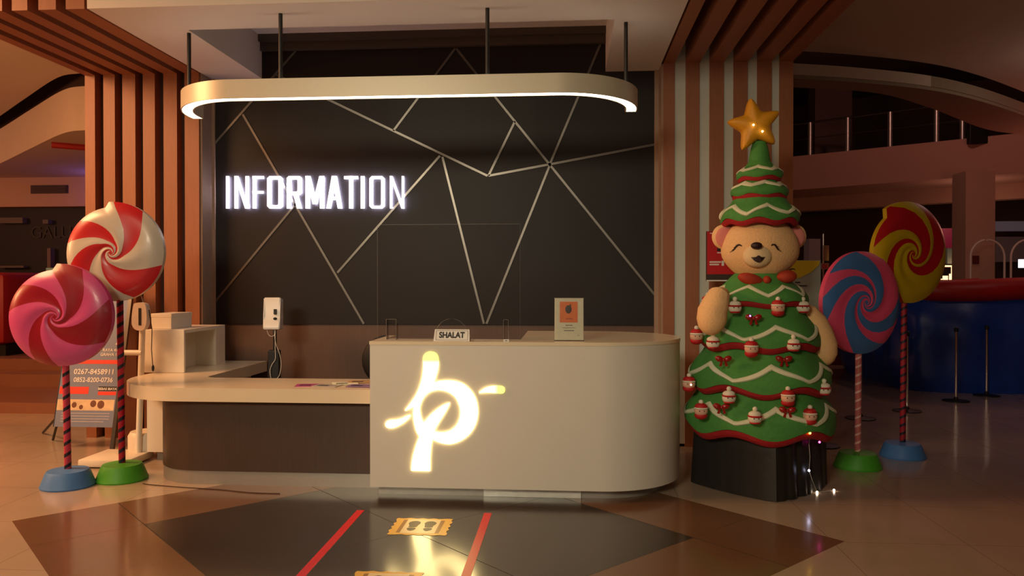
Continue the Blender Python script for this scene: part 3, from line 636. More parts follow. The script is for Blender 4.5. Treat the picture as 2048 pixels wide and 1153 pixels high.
# ------------------------------------------------------------------ floor marks
for (xa_, lb) in ((-1.44, 'red tape line on the floor left of the footprint sticker'), (-0.553, 'red tape line on the floor right of the footprint sticker')):
    b = B(); box(b, (xa_-0.026, 3.2, 0.0005), (xa_+0.026, 5.22, 0.002)); tag(obj('tape_line', b, M_tape), lb, 'tape', 'tape lines before the counter')
def foot_sticker(cx, cy, lb):
    t = thing('footprint_sticker', lb, 'sticker', (cx, cy, 0.001), 'footprint stickers on the floor')
    M_sy, M_sw, M_so = mat('sticker_yellow', (222, 176, 66), 0.4), mat('sticker_cream', (226, 206, 160), 0.4), mat('sticker_ochre', (150, 104, 30), 0.4)
    hw, hh = 0.185, 0.165
    pts = []
    for i in range(80):
        a = 2*PI*i/80; c, s = math.cos(a), math.sin(a); k_ = 1/max(abs(c), abs(s)); wob = 1 + 0.035*math.sin(a*16)
        pts.append((hw*c*k_*wob, hh*s*k_*wob, 0))
    b = B(); prism(b, pts, 0.001, 'Z'); obj('ornate_border', b, M_sy, t)
    b = B(); box(b, (-hw*0.74, -hh*0.78, 0.001), (hw*0.74, hh*0.78, 0.0016)); obj('panel', b, M_so, t)
    b = B(); box(b, (-hw*0.60, -hh*0.84, 0.0016), (hw*0.60, hh*0.84, 0.0021)); obj('white_panel', b, M_sw, t)
    for s in (-1, 1):
        b = B()
        so = smooth_poly([(0.0, 0.105), (0.032, 0.085), (0.038, 0.05), (0.026, 0.01), (0.024, -0.02), (-0.022, -0.02), (-0.030, 0.02), (-0.038, 0.06), (-0.028, 0.092)], 4)
        he = smooth_poly([(-0.022, -0.035), (0.024, -0.035), (0.026, -0.07), (0.0, -0.095), (-0.024, -0.07)], 4)
        for pl in (so, he): prism(b, [(s*0.052 + s*x, y, 0.0021) for x, y in pl], 0.0005, 'Z')
        obj('shoe_print', b, mat('print_dark', (70, 52, 30), 0.5), t)
foot_sticker(-0.955, 4.90, 'yellow framed footprint sticker between the red tapes near the counter')
foot_sticker(-0.97, 3.955, 'yellow framed footprint sticker cut by the lower edge of the photo')

# ------------------------------------------------------------------ lollipops
def lollipop(lb, loc, zc, R, rz, cols, arms, swirl, notch, step, pole_top, base_m, pole_cols, tilt=0.0, squash=1.0, dx=0.0, group='giant lollipops', curl=50):
    t = thing('giant_lollipop', lb, 'lollipop', loc, group)
    # arms: list of (a0, a1) degrees at the rim, in colour 1
    cuts = sorted({a % 360 for ar in arms for a in ar}); ang = []
    for i, c in enumerate(cuts):
        nx = cuts[(i+1) % len(cuts)] + (360 if i == len(cuts)-1 else 0); n_ = max(3, int((nx-c)/5))
        mid = ((c+nx)/2) % 360
        inside = any(((mid - a0) % 360) < ((a1-a0) % 360) for a0, a1 in arms)
        for k_ in range(n_): ang.append((c + (nx-c)*k_/n_, 1 if inside else 0))
    n_ = len(ang); rs = [0.035*(1/0.035)**(j/26) for j in range(27)]
    b = B(); Tk = 0.085
    def shift(a):      # arms swell halfway out
        for a0, a1 in arms:
            wd = (a1-a0) % 360; q_ = (a - a0) % 360
            if q_ <= wd + 1e-6: return -4 + 8*q_/wd
        nx = min(((a0 - a) % 360, 0) for a0, _ in arms)[0]; pv = min((a - a1) % 360 for _, a1 in arms)
        return 4 - 8*pv/(pv+nx+1e-9)
    def rim(a):
        fr = ((a - notch) % 360)/360; return R*(1 - step*0.5 + step*(1-fr) if False else 1 - step*0.55 + step*(fr**1.3 if step > 0 else 0))
    front = []; back = []
    for r_ in rs + [1.0]:
        last = len(front) == len(rs)
        rowf = []; rowb = []
        for i, (a, c) in enumerate(ang):
            at = a + swirl*math.log(max(r_, 0.035)) - curl*max(0, math.log(0.26/max(r_, 0.035)))
            rr = rim(a)*r_
            # soft relief: the middle of each colour band stands proud
            bulge = 0.004*math.sin(math.radians(a*4))*min(1, (r_-0.03)*2)*(1-r_)*3
            y_ = -Tk*(max(0, 1-(r_*0.992)**7)**0.5*0.62 + 0.14*(1-r_*r_)) - bulge - 0.010
            if last: y_ = 0.0
            th = math.radians(at + shift(a)*math.sin(PI*min(1, max(0, r_)))**1.2)
            x_, z_ = rr*math.cos(th), rr*math.sin(th)*squash
            rowf.append(b.verts.new((x_, y_, z_)))
            if not last: rowb.append(b.verts.new((x_, -y_, z_)))
        front.append(rowf); back.append(rowb)
    def quad(A, C, i, mi):
        j = (i+1) % n_; f = b.faces.new((A[i], A[j], C[j], C[i])); f.material_index = mi
    for j in range(len(rs)-1):
        for i in range(n_):
            quad(front[j], front[j+1], i, ang[i][1]); quad(back[j], back[j+1], i, ang[i][1])
    for i in range(n_):
        quad(front[-2], front[-1], i, ang[i][1] if False else 0); quad(back[-2], front[-1], i, 0)
    b.faces.new(front[0]).material_index = 1; b.faces.new(back[0]).material_index = 1
    Mx = Matrix.Translation((dx, 0, zc)) @ Matrix.Rotation(rz, 4, 'Z') @ Matrix.Rotation(tilt, 4, 'Y')
    bmesh.ops.transform(b, matrix=Mx, verts=b.verts)
    obj('candy_disc', b, [cols[0], cols[1]], t, True)
    # helical pole
    b = B(); nu, nv, rp = 16, 120, 0.026
    zb = 0.10
    surf(b, lambda u, v: Vector((rp*math.cos(2*PI*u + v*pole_cols[2]) + dx*0.25*v, rp*math.sin(2*PI*u + v*pole_cols[2]), zb + (pole_top-zb)*v)), nu, nv, midx=lambda i, j: 1 if i < pole_cols[3] else 0)
    obj('striped_pole', b, [pole_cols[0], pole_cols[1]], t, True)
    b = B(); lathe(b, [(0.192, 0), (0.195, 0.012), (0.186, 0.03), (0.158, 0.105), (0.145, 0.125), (0.03, 0.135), (0.001, 0.135)], seg=36); obj('base', b, base_m, t, True)
    return t
M_poleR = mat('pole_red', (176, 22, 44), 0.35); M_poleP = mat('pole_pink', (196, 62, 84), 0.35); M_poleL = mat('pole_rose', (200, 110, 110), 0.35); M_poleD = mat('pole_dim_red', (150, 28, 44), 0.35); M_polePk = mat('stripe_pale', (236, 190, 180), 0.35)
lollipop('white and red swirl lollipop on a green base', (-3.575, 5.90, 0), 1.815, 0.392, math.radians(5), (M_cream, M_red), [(55, 90), (-66, -14), (202, 242), (136, 168)], 48, 100, 0.11, 1.50, M_bgreen, (M_poleR, M_navy, 105, 6), dx=-0.05)
lollipop('pink and dark red swirl lollipop on a blue base', (-3.88, 5.68, 0), 1.315, 0.412, math.radians(3), (M_pink, M_dred), [(64, 97), (-30, 20), (243, 270), (138, 174)], 52, 96, 0.12, 0.98, M_bblue, (M_poleP, M_navy, 62, 5), squash=0.95, dx=-0.055)
lollipop('blue and pink swirl lollipop on a green base', (2.464, 6.76, 0), 1.41, 0.44, math.radians(27), (M_rose, M_blue), [(98, 146), (174, 203), (258, 306), (342, 16)], 98, 60, 0.02, 1.02, M_bgreen, (M_poleL, M_polePk, 80, 4), dx=0.012, curl=30)
lollipop('yellow and red swirl lollipop on a blue base behind the blue and pink one', (3.015, 7.19, 0), 1.83, 0.455, math.radians(25), (M_yel, M_red), [(28, 84), (118, 172), (232, 262)], 112, 128, 0.16, 1.42, M_bblue, (M_poleD, M_navy, 110, 5), dx=0.03, curl=0)

# ------------------------------------------------------------------ bear in a christmas tree costume
TX, TY = 1.486, 6.15
bear = thing('christmas_tree_bear', 'plush bear figure dressed as a tiered Christmas tree with a gold star', 'decoration', (TX, TY, 0.42))
O = Vector((TX, TY, 0.42))
def tier(zh, rh, zt, rt, name, parent, n_sc=7, amp=0.022, ph=0.0, zig=None, redh=0.05):
    H = zt - zh
    def sc_(a): return math.cos(n_sc*(a) + ph)
    def P(u, v, e=0.0):
        a = 2*PI*u; s = sc_(a)*amp
        # v 0 = tucked under hem, 0.15 = hem, 1 = top
        if v < 0.15:
            t = v/0.15; r = rh*(0.90 + 0.10*t) ; z = zh + s + 0.03*(1-t)
        else:
            t = (v-0.15)/0.85
            r = rt + (rh-rt)*(1-t)**0.72 + 0.03*math.sin(PI*min(1, t*1.6))*(1 if t < 0.625 else 0) ; z = zh + s*(1-t)**1.5 + H*(t**1.12)
        r = r*(1 + 0.018*s/max(amp, .001)*(1-v)) + e
        return Vector((r*math.cos(a), r*math.sin(a), z - O.z))
    b = B(); g = surf(b, lambda u, v: P(u, v), 84, 20); b.faces.new(g[-1]); o = obj(name, b, M_tree, parent, True)
    # red underskirt showing below the scalloped hem
    b = B()
    def Q(u, v):
        a = 2*PI*u; s = sc_(a)*amp
        pr = [(rh*0.965, 0.035), (rh*0.985, 0.0), (rh*0.975, -redh*0.6), (rh*0.93, -redh), (rh*0.86, -redh*0.8), (rh*0.80, 0.0)][round(v*5)]
        return Vector((pr[0]*math.cos(a), pr[0]*math.sin(a), zh + s*0.8 + pr[1] - O.z))
    surf(b, Q, 84, 5); tag(obj('hem_band', b, M_treered, o, True), 'dark red hem band')
    if zig:
        nz, vz, az, w_, ph2 = zig; b = B(); N = 140
        def tri(x): x = x % 1.0; return 4*abs(x-0.5)-1
        def zz(u): return vz + az*tri(nz*u + ph2)
        def R_(u, k_):
            v = zz(u) + (k_-0.5)*w_; return P(u, v, 0.006 + (0.006 if 0 < k_ < 1 else -0.004))
        surf(b, lambda u, v: R_(u, v), N, 4); tag(obj('zigzag_ribbon', b, M_ric, o, True), 'cream zigzag ribbon')
    return o
PF = -PI/2     # direction of the viewer
tier(0.475, 0.560, 0.86, 0.40, 'skirt_tier', bear, 6, 0.034, PF*0+0.3, (6, 0.46, 0.16, 0.085, 0.5), 0.055)
tier(0.800, 0.525, 1.18, 0.34, 'skirt_tier', bear, 6, 0.030, 0.9, (6, 0.42, 0.16, 0.085, 0.55), 0.05)
tier(1.120, 0.462, 1.47, 0.27, 'skirt_tier', bear, 6, 0.022, 0.4, (6, 0.38, 0.15, 0.085, 0.45), 0.05)
tier(1.432, 0.365, 1.665, 0.16, 'skirt_tier', bear, 6, 0.012, 0.0, (7, 0.50, 0.11, 0.10, 0.3), 0.04)
tier(2.060, 0.295, 2.29, 0.15, 'hat_tier', bear, 7, 0.014, 0.2, (6, 0.45, 0.13, 0.12, 0.5), 0.04)
tier(2.255, 0.208, 2.425, 0.10, 'hat_tier', bear, 6, 0.008, 0.2, (6, 0.60, 0.08, 0.16, 0.5), 0.045)
tier(2.395, 0.168, 2.545, 0.06, 'hat_tier', bear, 5, 0.008, 0.2, (5, 0.55, 0.10, 0.16, 0.5), 0.03)
b = B(); lathe(b, [(0.085, 2.50-O.z), (0.078, 2.56-O.z), (0.066, 2.63-O.z), (0.05, 2.68-O.z), (0.001, 2.70-O.z)], seg=24); obj('hat_tip', b, M_tree, bear, True)
# star
b = B(); sc0 = Vector((atY(1508, 252, TY).x - TX, -0.02, atY(1508, 252, TY).z - O.z)); RS, rs_ = 0.225, 0.118
N = 60
def star_r(a):
    k_ = ((math.degrees(a) - 100) % 72)/72; t = abs(k_-0.5)*2   # 1 at the tips
    return rs_ + (RS-rs_)*(t**1.9)*(1 - 0.10*max(0, t-0.85)/0.15)
def SF(u, v, s):
    a = 2*PI*u; r = star_r(a)*math.sin(v*PI/2)**0.9; th = 0.075*math.cos(v*PI/2)**0.7*(1)
    return sc0 + Vector((r*math.cos(a), s*th, r*math.sin(a)))
for s in (-1, 1): surf(b, lambda u, v: SF(u, max(v, 0.01), s), 80, 10)
bmesh.ops.remove_doubles(b, verts=b.verts, dist=0.0015); tag(obj('star', b, M_star, bear, True), 'padded golden star')
# head with ears, muzzle, face
b = B(); hc = Vector((0.0, -0.02, 1.845-O.z))
def HD(u, v):
    a = 2*PI*u; ph = PI*v; r = Vector((math.sin(ph)*math.cos(a), math.sin(ph)*math.sin(a), math.cos(ph)))
    low = max(0, -r.z); x = 0.283*r.x*(1 + 0.06*(1-abs(r.z+0.25)) - 0.16*low**2); z = 0.265*r.z
    return hc + Vector((x, 0.25*r.y, z))
surf(b, HD, 36, 24); bmesh.ops.remove_doubles(b, verts=b.verts, dist=0.001); head = obj('head', b, M_fur, bear, True)
for s in (-1, 1):
    b = B(); ball(b, hc + Vector((s*0.272, 0.03, 0.095)), (0.092, 0.05, 0.098), 20, 14); obj('ear', b, M_fur, head, True)
    b = B(); ball(b, hc + Vector((s*0.268, -0.006, 0.09)), (0.074, 0.028, 0.082), 18, 12); tag(obj('inner_ear', b, M_earin, head, True), 'pink inner ear')
fx = atY(1513, 520, TY-0.25).x - TX
b = B(); ball(b, hc + Vector((fx+0.01, -0.215, -0.065)), (0.108, 0.075, 0.088), 24, 16); obj('muzzle', b, M_fur2, head, True)
b = B(); ball(b, hc + Vector((fx-0.014, -0.290, 0.010)), (0.043, 0.022, 0.027), 18, 12); obj('nose', b, M_nose, head, True)
b = B(); mp = smooth_poly([(-0.052, 0.012, 1), (-0.02, 0.014), (0.0, 0.026), (0.02, 0.014), (0.052, 0.014, 1), (0.028, -0.014), (0.0, -0.026), (-0.028, -0.014)], 4)
prism(b, [(hc.x+fx+x, hc.y-0.300+0.30*abs(x), hc.z-0.088+z) for x, z in mp], 0.02, 'Y'); obj('mouth', b, M_nose, head)
for s in (-1, 1):
    b = B(); ex = fx + s*0.128; pts = []
    for k_ in range(9):
        t = k_/8; x = ex + s*(-0.026 + 0.060*t); z = 0.012 + 0.022*math.sin(PI*min(1, t*1.2))*1.0 - 0.034*t
        y = -0.25*math.sqrt(max(0, 1-(x/0.29)**2-((z)/0.265)**2)) - 0.004; pts.append(hc + Vector((x, y, z)))
    tube(b, pts, [0.004 + 0.004*math.sin(PI*k_/8) for k_ in range(9)], 6)
    for k_ in (5, 6, 7, 8):
        p = pts[k_]; tube(b, [p, p + Vector((s*0.020, -0.004, -0.004 - 0.003*(k_-5)))], [0.0028, 0.0012], 5)
    obj('closed_eye', b, M_nose, head)
# bow at the neck and arms
b = B(); ball(b, (-0.115, -0.215, 1.605-O.z), (0.10, 0.05, 0.045), 14, 10, Matrix.Rotation(0.25, 4, 'Y')); ball(b, (0.155, -0.205, 1.625-O.z), (0.075, 0.05, 0.05), 14, 10, Matrix.Rotation(-0.1, 4, 'Y')); ball(b, (0.0, -0.24, 1.60-O.z), 0.032, 12, 8)
obj('neck_bow', b, mat('bow_rust', (170, 52, 24), 0.7, noise=0.2), bear, True)
al = atY(1423, 631, 5.78)
def arm(pts, rad):
    b = B(); tube(b, pts, rad, 18); obj('arm', b, M_fur, bear, True)
A0 = Vector((al.x-TX, al.y-TY, al.z-O.z))
arm([A0+Vector((0.10, 0.10, 0.16)), A0+Vector((0.05, 0, 0.135)), A0+Vector((0.03, 0, 0.09)), A0+Vector((0.005, -0.01, 0.03)), A0+Vector((0, -0.01, -0.03)), A0+Vector((0.0, -0.01, -0.08)), A0+Vector((0.005, -0.01, -0.115)), A0+Vector((0.008, -0.01, -0.138)), A0+Vector((0.01, -0.01, -0.150))], [0.05, 0.085, 0.096, 0.108, 0.110, 0.097, 0.072, 0.040, 0.004])
ar = atY(1640, 680, 6.05); A0 = Vector((ar.x-TX, ar.y-TY, ar.z-O.z))
arm([A0+Vector((-0.14, 0.02, 0.24)), A0+Vector((-0.10, 0.01, 0.20)), A0+Vector((-0.05, 0, 0.13)), A0+Vector((-0.01, 0, 0.04)), A0+Vector((0.02, 0, -0.05)), A0+Vector((0.035, 0, -0.12)), A0+Vector((0.04, 0, -0.165)), A0+Vector((0.042, 0, -0.190)), A0+Vector((0.043, 0, -0.200))], [0.05, 0.085, 0.100, 0.108, 0.110, 0.094, 0.066, 0.036, 0.004])

# black draped pedestal
pd = thing('draped_pedestal', 'black plastic covered pedestal under the tree bear', 'pedestal', (TX, TY, 0))
b = B()
def PD(u, v):
    a = 2*PI*u; k_ = 1/(abs(math.cos(a))**1.22 + abs(math.sin(a))**1.22)**(1/1.22)
    fold = (0.0015 if math.cos(a) < 0 else 0.02)*math.sin(a*19+v)*math.sin(a*5+1) + (0.0008 if math.cos(a) < 0 else 0.004)*math.sin(a*47)*(1-v)
    r = (0.525 + fold)*k_*(1.0 - 0.05*v); r = r if v < 1 else r*0.97
    return Vector((r*math.cos(a), r*math.sin(a), 0.004 + 0.455*v))
g = surf(b, PD, 160, 8); b.faces.new(g[-1]); obj('plastic_cover', b, M_blackcloth, pd, True)
b = B(); box(b, (-0.24, -0.24, 0), (0.24, 0.24, 0.40)); obj('crate', b, M_black, pd)

# ornaments: small santa and snowman heads hung on the tiers
M_face = mat('orn_white', (226, 218, 196), 0.6, noise=0.05); M_skin = mat('orn_face', (226, 176, 150), 0.6, noise=0.04); M_orred = mat('orn_red', (186, 24, 28), 0.6)
def ornament(u, v, Y, kind, lb):
    p = atY(u, v, Y); t = thing('santa_ornament' if kind == 's' else 'snowman_ornament', lb, 'ornament', p, 'santa ornaments on the tree' if kind == 's' else 'snowman ornaments on the tree')
    b = B(); ball(b, (0, 0, 0), (0.050, 0.042, 0.044), 16, 12); hd = obj('head', b, M_face if kind == 'n' else M_skin, t, True)
    if kind == 's':
        b = B(); ball(b, (0, 0.004, -0.036), (0.048, 0.040, 0.030), 14, 10); obj('collar', b, M_orred, t, True)
        b = B(); ball(b, (0, 0, 0.030), (0.047, 0.042, 0.028), 14, 10); obj('hat', b, M_orred, t, True)
        b = B(); lathe(b, [(0.046, 0.012), (0.052, 0.018), (0.046, 0.026)], seg=16); obj('hat_brim', b, M_face, t, True)
    else:
        b = B(); lathe(b, [(0.046, 0.008), (0.0525, 0.014), (0.046, 0.020)], seg=16); obj('hat_brim', b, M_orred, t, True)
        b = B(); ball(b, (0, 0.003, 0.028), (0.046, 0.040, 0.024), 14, 10); obj('hat', b, M_face, t, True)
        b = B(); lathe(b, [(0.030, -0.040), (0.040, -0.034), (0.036, -0.026)], seg=16); obj('scarf', b, M_orred, t, True)
    b = B(); ball(b, (0, 0, 0.064), 0.018, 10, 8); obj('pompom', b, M_face, t, True)
    for s in (-1, 1):
        b = B(); ball(b, (s*0.016, -0.040, 0.002), 0.0045, 6, 5); obj('eye', b, M_ink, hd)
def OY(u, r):    # depth on the tree skirt of radius r at this column
    x = atY(u, 600, TY).x - TX; x = max(-r*0.97, min(r*0.97, x)); return TY - math.sqrt(r*r - x*x)
for u, v, r, kd, lb in [
    (1416, 606, 0.40, 's', 'santa ornament beside the bear\'s left-side paw'), (1470, 616, 0.40, 'n', 'snowman ornament beside the paw under the top skirt'), (1556, 616, 0.40, 's', 'santa ornament centred below the top skirt tier'), (1606, 616, 0.41, 'n', 'snowman ornament at the right of the top skirt hem'),
    (1393, 673, 0.50, 's', 'santa ornament at the outer left of the second skirt hem'), (1426, 687, 0.50, 'n', 'snowman ornament under the bear\'s raised paw'), (1503, 698, 0.50, 's', 'santa ornament in the middle of the second skirt hem'), (1587, 692, 0.50, 'n', 'snowman ornament right of centre on the second skirt hem'),
    (1378, 768, 0.56, 's', 'santa ornament at the far left of the third skirt hem'), (1458, 796, 0.555, 'n', 'snowman ornament left of centre on the third skirt hem'), (1576, 796, 0.555, 's', 'santa ornament right of centre on the third skirt hem'), (1648, 780, 0.60, 'n', 'snowman ornament at the far right of the third skirt hem'),
    (1402, 822, 0.585, 's', 'santa ornament at the left of the lowest zigzag'), (1510, 837, 0.59, 'n', 'snowman ornament in the middle of the lowest zigzag'), (1620, 833, 0.625, 's', 'santa ornament at the right of the lowest zigzag')]:
    ornament(u, v, OY(u, r)-0.02, kd, lb)
M_bow = mat('shiny_bow_red', (150, 24, 20), 0.25, coat=0.4)
for u, v, r, lb in [(1507, 637, 0.43, 'shiny red bow high on the tree costume'), (1447, 720, 0.52, 'shiny red bow at the left under the second hem'), (1568, 720, 0.52, 'shiny red bow at the right under the second hem'), (1443, 815, 0.57, 'shiny red bow at the lower left of the costume'), (1575, 822, 0.57, 'shiny red bow at the lower right of the costume')]:
    Y = OY(u, r)-0.012; t = thing('ribbon_bow', lb, 'bow', atY(u, v, Y), 'red bows on the tree')
    for s in (-1, 1):
        b = B(); ball(b, (s*0.030, 0, 0.006), (0.032, 0.018, 0.022), 12, 8, Matrix.Rotation(-s*0.4, 4, 'Y')); obj('loop', b, M_bow, t, True)
        b = B(); prism(b, [(s*0.004, -0.004, 0), (s*0.016, -0.004, -0.004), (s*0.032, -0.004, -0.045), (s*0.014, -0.004, -0.050)], 0.006, 'Y'); obj('tail', b, M_bow, t)
    b = B(); ball(b, (0, -0.004, 0), 0.013, 10, 8); obj('knot', b, M_bow, t, True)
# fairy lights
fl = thing('fairy_lights', 'thin string of small coloured lights hanging down the tree costume onto the floor', 'string lights', (TX, 5.6, 0)); O2 = Vector((TX, 5.6, 0))
wp = [atY(1612, 850, OY(1612, 0.64)), atY(1620, 867, OY(1620, 0.64)), atY(1618, 890, 5.83), atY(1620, 915, 5.82), atY(1618, 942, 5.81), atY(1624, 960, 5.80), atZ(1634, 985, 0.008), atZ(1650, 984, 0.008), atZ(1668, 981, 0.008)]
b = B(); tube(b, [p-O2 for p in wp], 0.0018, 5); obj('wire', b, M_plwhite, fl)
for p, c, e in ((wp[1], (255, 210, 60), 14), (atY(1639, 885, 5.86), (255, 60, 160), 14), (wp[4], (225, 220, 255), 22), (wp[6], (255, 225, 190), 18), (wp[8], (255, 225, 200), 18), (atY(1500, 633, 5.70), (150, 70, 255), 25), (atY(1382, 770, 5.95), (255, 170, 150), 10), (atY(1507, 250, TY-0.12), (255, 225, 150), 9), (atY(1525, 263, TY-0.115), (255, 225, 150), 12)):
    b = B(); ball(b, p-O2, 0.008, 8, 6); obj('bulb', b, mat('bulb_%d_%d_%d' % c, c, 0.4, emit=c, es=e), fl)

# ------------------------------------------------------------------ left: scale, banner, distant things
sc_ = atZ(262, 925, 0.0)
ws = thing('height_scale', 'white standing scale with round head beside the low desk', 'scale', (-3.92, 6.38, 0)); O = Vector((-3.92, 6.38, 0))
b = B(); box(b, (-0.24, -0.17, 0.01), (0.20, 0.26, 0.075), 0.015); obj('platform', b, M_whitelac, ws, True)
b = B(); lathe(b, [(0.15, 0.075), (0.15, 0.20), (0.13, 0.235), (0.001, 0.24)], (0.10, 0.30, 0), 24); obj('motor_housing', b, M_whitelac, ws, True)
pt = atY(285, 655, 6.52); pb = atY(277, 905, 6.52)
px = pt.x - O.x
b = B(); tube(b, [(pb.x-O.x, 0.14, 0.07), (px, 0.14, pt.z)], 0.026, 12); obj('column', b, M_whitelac, ws, True)
b = B(); hz = atY(283, 632, 6.52).z
pts = [(px-0.065, hz-0.06), (px-0.05, hz+0.09), (px-0.02, hz+0.115), (px+0.03, hz+0.115), (px+0.065, hz+0.085), (px+0.07, hz-0.05), (px+0.04, hz-0.12), (px-0.03, hz-0.12)]
prism(b, [(x, 0.08, z) for x, z in smooth_poly(pts, 4)], 0.06, 'Y'); obj('display_head', b, mat('scale_head', (206, 188, 172), 0.4), ws, True)
b = B(); box(b, (px+0.0, 0.076, hz-0.08), (px+0.022, 0.081, hz+0.07)); obj('display_strip', b, M_black, ws)
pa = atY(244, 706, 6.5); b = B(); tube(b, [(pa.x-O.x, 0.13, pa.z), (px-0.0, 0.13, pa.z)], 0.024, 10); obj('arm_bar', b, M_whitelac, ws, True)
pA, pB = atY(276, 562, 6.55), atY(290, 606, 6.55); b = B(); tube(b, [(pA.x-O.x, 0.15, pA.z), (pB.x-O.x, 0.15, pB.z)], 0.008, 8); obj('measuring_rod', b, M_chrome, ws, True)
pc = [atY(x, y, 6.50) for x, y in ((298, 620), (304, 660), (303, 700), (306, 738))]
b = B(); tube(b, [p-O for p in pc], 0.0035, 6); ball(b, atY(306, 737, 6.50)-O, (0.012, 0.012, 0.03), 10, 8); obj('cable', b, M_black, ws)

bn = thing('banner_stand', 'grey leaning banner with phone numbers behind the lollipops', 'banner', (-4.65, 6.9, 0)); O = Vector((-4.65, 6.9, 0))
lean = math.atan2(0.30, 1.33)
x1 = -4.275; x0 = -4.86; z0, z1 = 0.22, 1.62
RL = Matrix.Translation((0, 6.86-O.y, 0)) @ Matrix.Rotation(-lean, 4, 'X')
def panel(xa, za, xb, zb, y0, y1, m, nm): b = B(); box(b, (xa-O.x, y0, za), (xb-O.x, y1, zb), M=RL); return obj(nm, b, m, bn)
panel(x0, z0, x1, z1, 0, 0.006, mat('banner_grey', (118, 126, 150), 0.45, noise=0.05), 'sheet')
def bz(v): # height along the sheet seen at this image row
    return z0 + (872-v)/(872-560)*(z1-z0-0.06)
panel(x0+0.02, bz(733), x1, bz(724), -0.001, 0, mat('banner_red', (220, 60, 40), 0.5), 'red_bar')
MB_ = lambda x, z: RL @ Matrix.Translation((x-O.x, -0.002, z)) @ Matrix.Rotation(PI/2, 4, 'X')
M_bw = mat('banner_text', (226, 218, 212), 0.5)
xc = (x0+x1)/2
text('phone_number', '0267-8458911', M_bw, bn, MB_(xc+0.04, bz(751)), 0.070, off=0.0012, sx=1.0)
text('phone_number', '0852-8200-0736', M_bw, bn, MB_(xc+0.04, bz(769)), 0.062, off=0.001, sx=0.95)
text('address_line', 'RAYA 41', M_bw, bn, MB_(x1-0.12, bz(702)), 0.04, off=0.0006)
text('address_line', 'GRAHA 17', M_bw, bn, MB_(x1-0.12, bz(712)), 0.04, off=0.0006)
text('address_line', '4', M_bw, bn, MB_(x1-0.06, bz(688)), 0.06, off=0.0006)
panel(x0+0.01, bz(800), x0+0.30, bz(784), -0.001, 0, MATS['banner_red'], 'red_block')
panel(x0+0.05, bz(799), x0+0.11, bz(786), -0.002, -0.001, mat('banner_yellow', (236, 170, 60), 0.5), 'yellow_patch')
panel(x1-0.19, bz(793), x1-0.01, bz(783), -0.001, 0, M_ink, 'dark_block'); panel(x1-0.19, bz(802), x1-0.01, bz(794), -0.001, 0, MATS['banner_red'], 'red_block')
text('slogan', 'BEBAS BIAYA', M_bw, bn, RL @ Matrix.Translation((x1-0.10-O.x, -0.002, bz(788.5))) @ Matrix.Rotation(PI/2, 4, 'X'), 0.032, off=0.0006)
panel(x0+0.005, bz(836), x1-0.015, bz(812), -0.001, 0, mat('photo_strip', (214, 186, 150), 0.5, noise=0.4, scale=12), 'photo_strip')
for i, (ux, uy, r) in enumerate(((0.30, 0.5, 0.025), (0.62, 0.62, 0.03), (0.75, 0.55, 0.035), (0.42, 0.3, 0.02))):
    b = B(); ball(b, (x0-O.x + ux*(x1-x0), -0.001, bz(836)+uy*(bz(812)-bz(836))), (r, 0.001, r*1.1), 12, 8); bmesh.ops.transform(b, matrix=RL, verts=b.verts); obj('photo_figure', b, mat('photo_brown', (110, 66, 44), 0.5), bn)
for v in (842, 848, 854, 860): panel(x0+0.06, bz(v)-0.006, x1-0.05-(0.05 if v == 860 else 0), bz(v)+0.004, -0.001, 0, mat('fine_print', (160, 158, 170), 0.5), 'fine_print_line')
b = B(); box(b, (x1-O.x, -0.01, 0.02), (x1-O.x+0.035, 0.02, z1-0.02), M=RL); obj('frame_leg', b, M_alu, bn)
b = B(); box(b, (x0-O.x-0.01, -0.005, z1), (x1-O.x+0.035, 0.015, z1+0.02), M=RL); obj('frame_top', b, M_alu, bn)
b = B(); box(b, (x0-O.x-0.004, -0.005, z0), (x0-O.x, 0.012, z1), M=RL); obj('frame_side', b, M_alu, bn)
for (u, v) in ((86, 866), (106, 880)):
    f = atZ(u, v, 0.012); b = B(); h_ = RL @ Vector((x0-O.x+0.03, 0.02, 0.34)); tube(b, [f-O, h_], 0.012, 8); obj('rear_leg', b, M_black, bn, True)

# red kiosk and pale blue box at far left
p0, p1 = atY(-60, 545, 10.9), atY(8, 692, 10.9)
b = B(); box(b, (p0.x, 10.9, p1.z), (p1.x, 12.2, p0.z), 0.12); kk = thing('red_kiosk', 'red rounded kiosk cut by the left edge of the photo', 'kiosk', (p0.x, 11.4, 0.462)); o = obj('body', b, mat('kiosk_red', (150, 10, 16), 0.5), kk, True); o.location = (-p0.x, -11.4, -0.462)
b = B(); box(b, (p0.x+0.05, 11.0, 0.462), (p1.x-0.05, 12.1, p1.z)); o = obj('base', b, M_black, kk); o.location = (-p0.x, -11.4, -0.462)
p0, p1 = atY(86, 536, 10.9), atY(109, 575, 10.9)
pb_ = thing('pale_blue_bin', 'pale blue bin with a flared rim behind the pink lollipop', 'bin', ((p0.x+p1.x)/2, 10.98, 0.462)); wv = (p1.x-p0.x)/2; zt_ = p0.z-0.462
b = B(); prism(b, [(-wv*0.8, 0, 0), (wv*0.8, 0, 0), (wv*0.86, 0, zt_*0.96), (-wv*0.86, 0, zt_*0.96)], 0.16, 'Y'); obj('body', b, mat('pale_blue', (130, 176, 180), 0.5), pb_)
b = B(); box(b, (-wv, -0.02, zt_*0.96), (wv, 0.18, zt_), 0.006); obj('rim', b, MATS['pale_blue'], pb_)
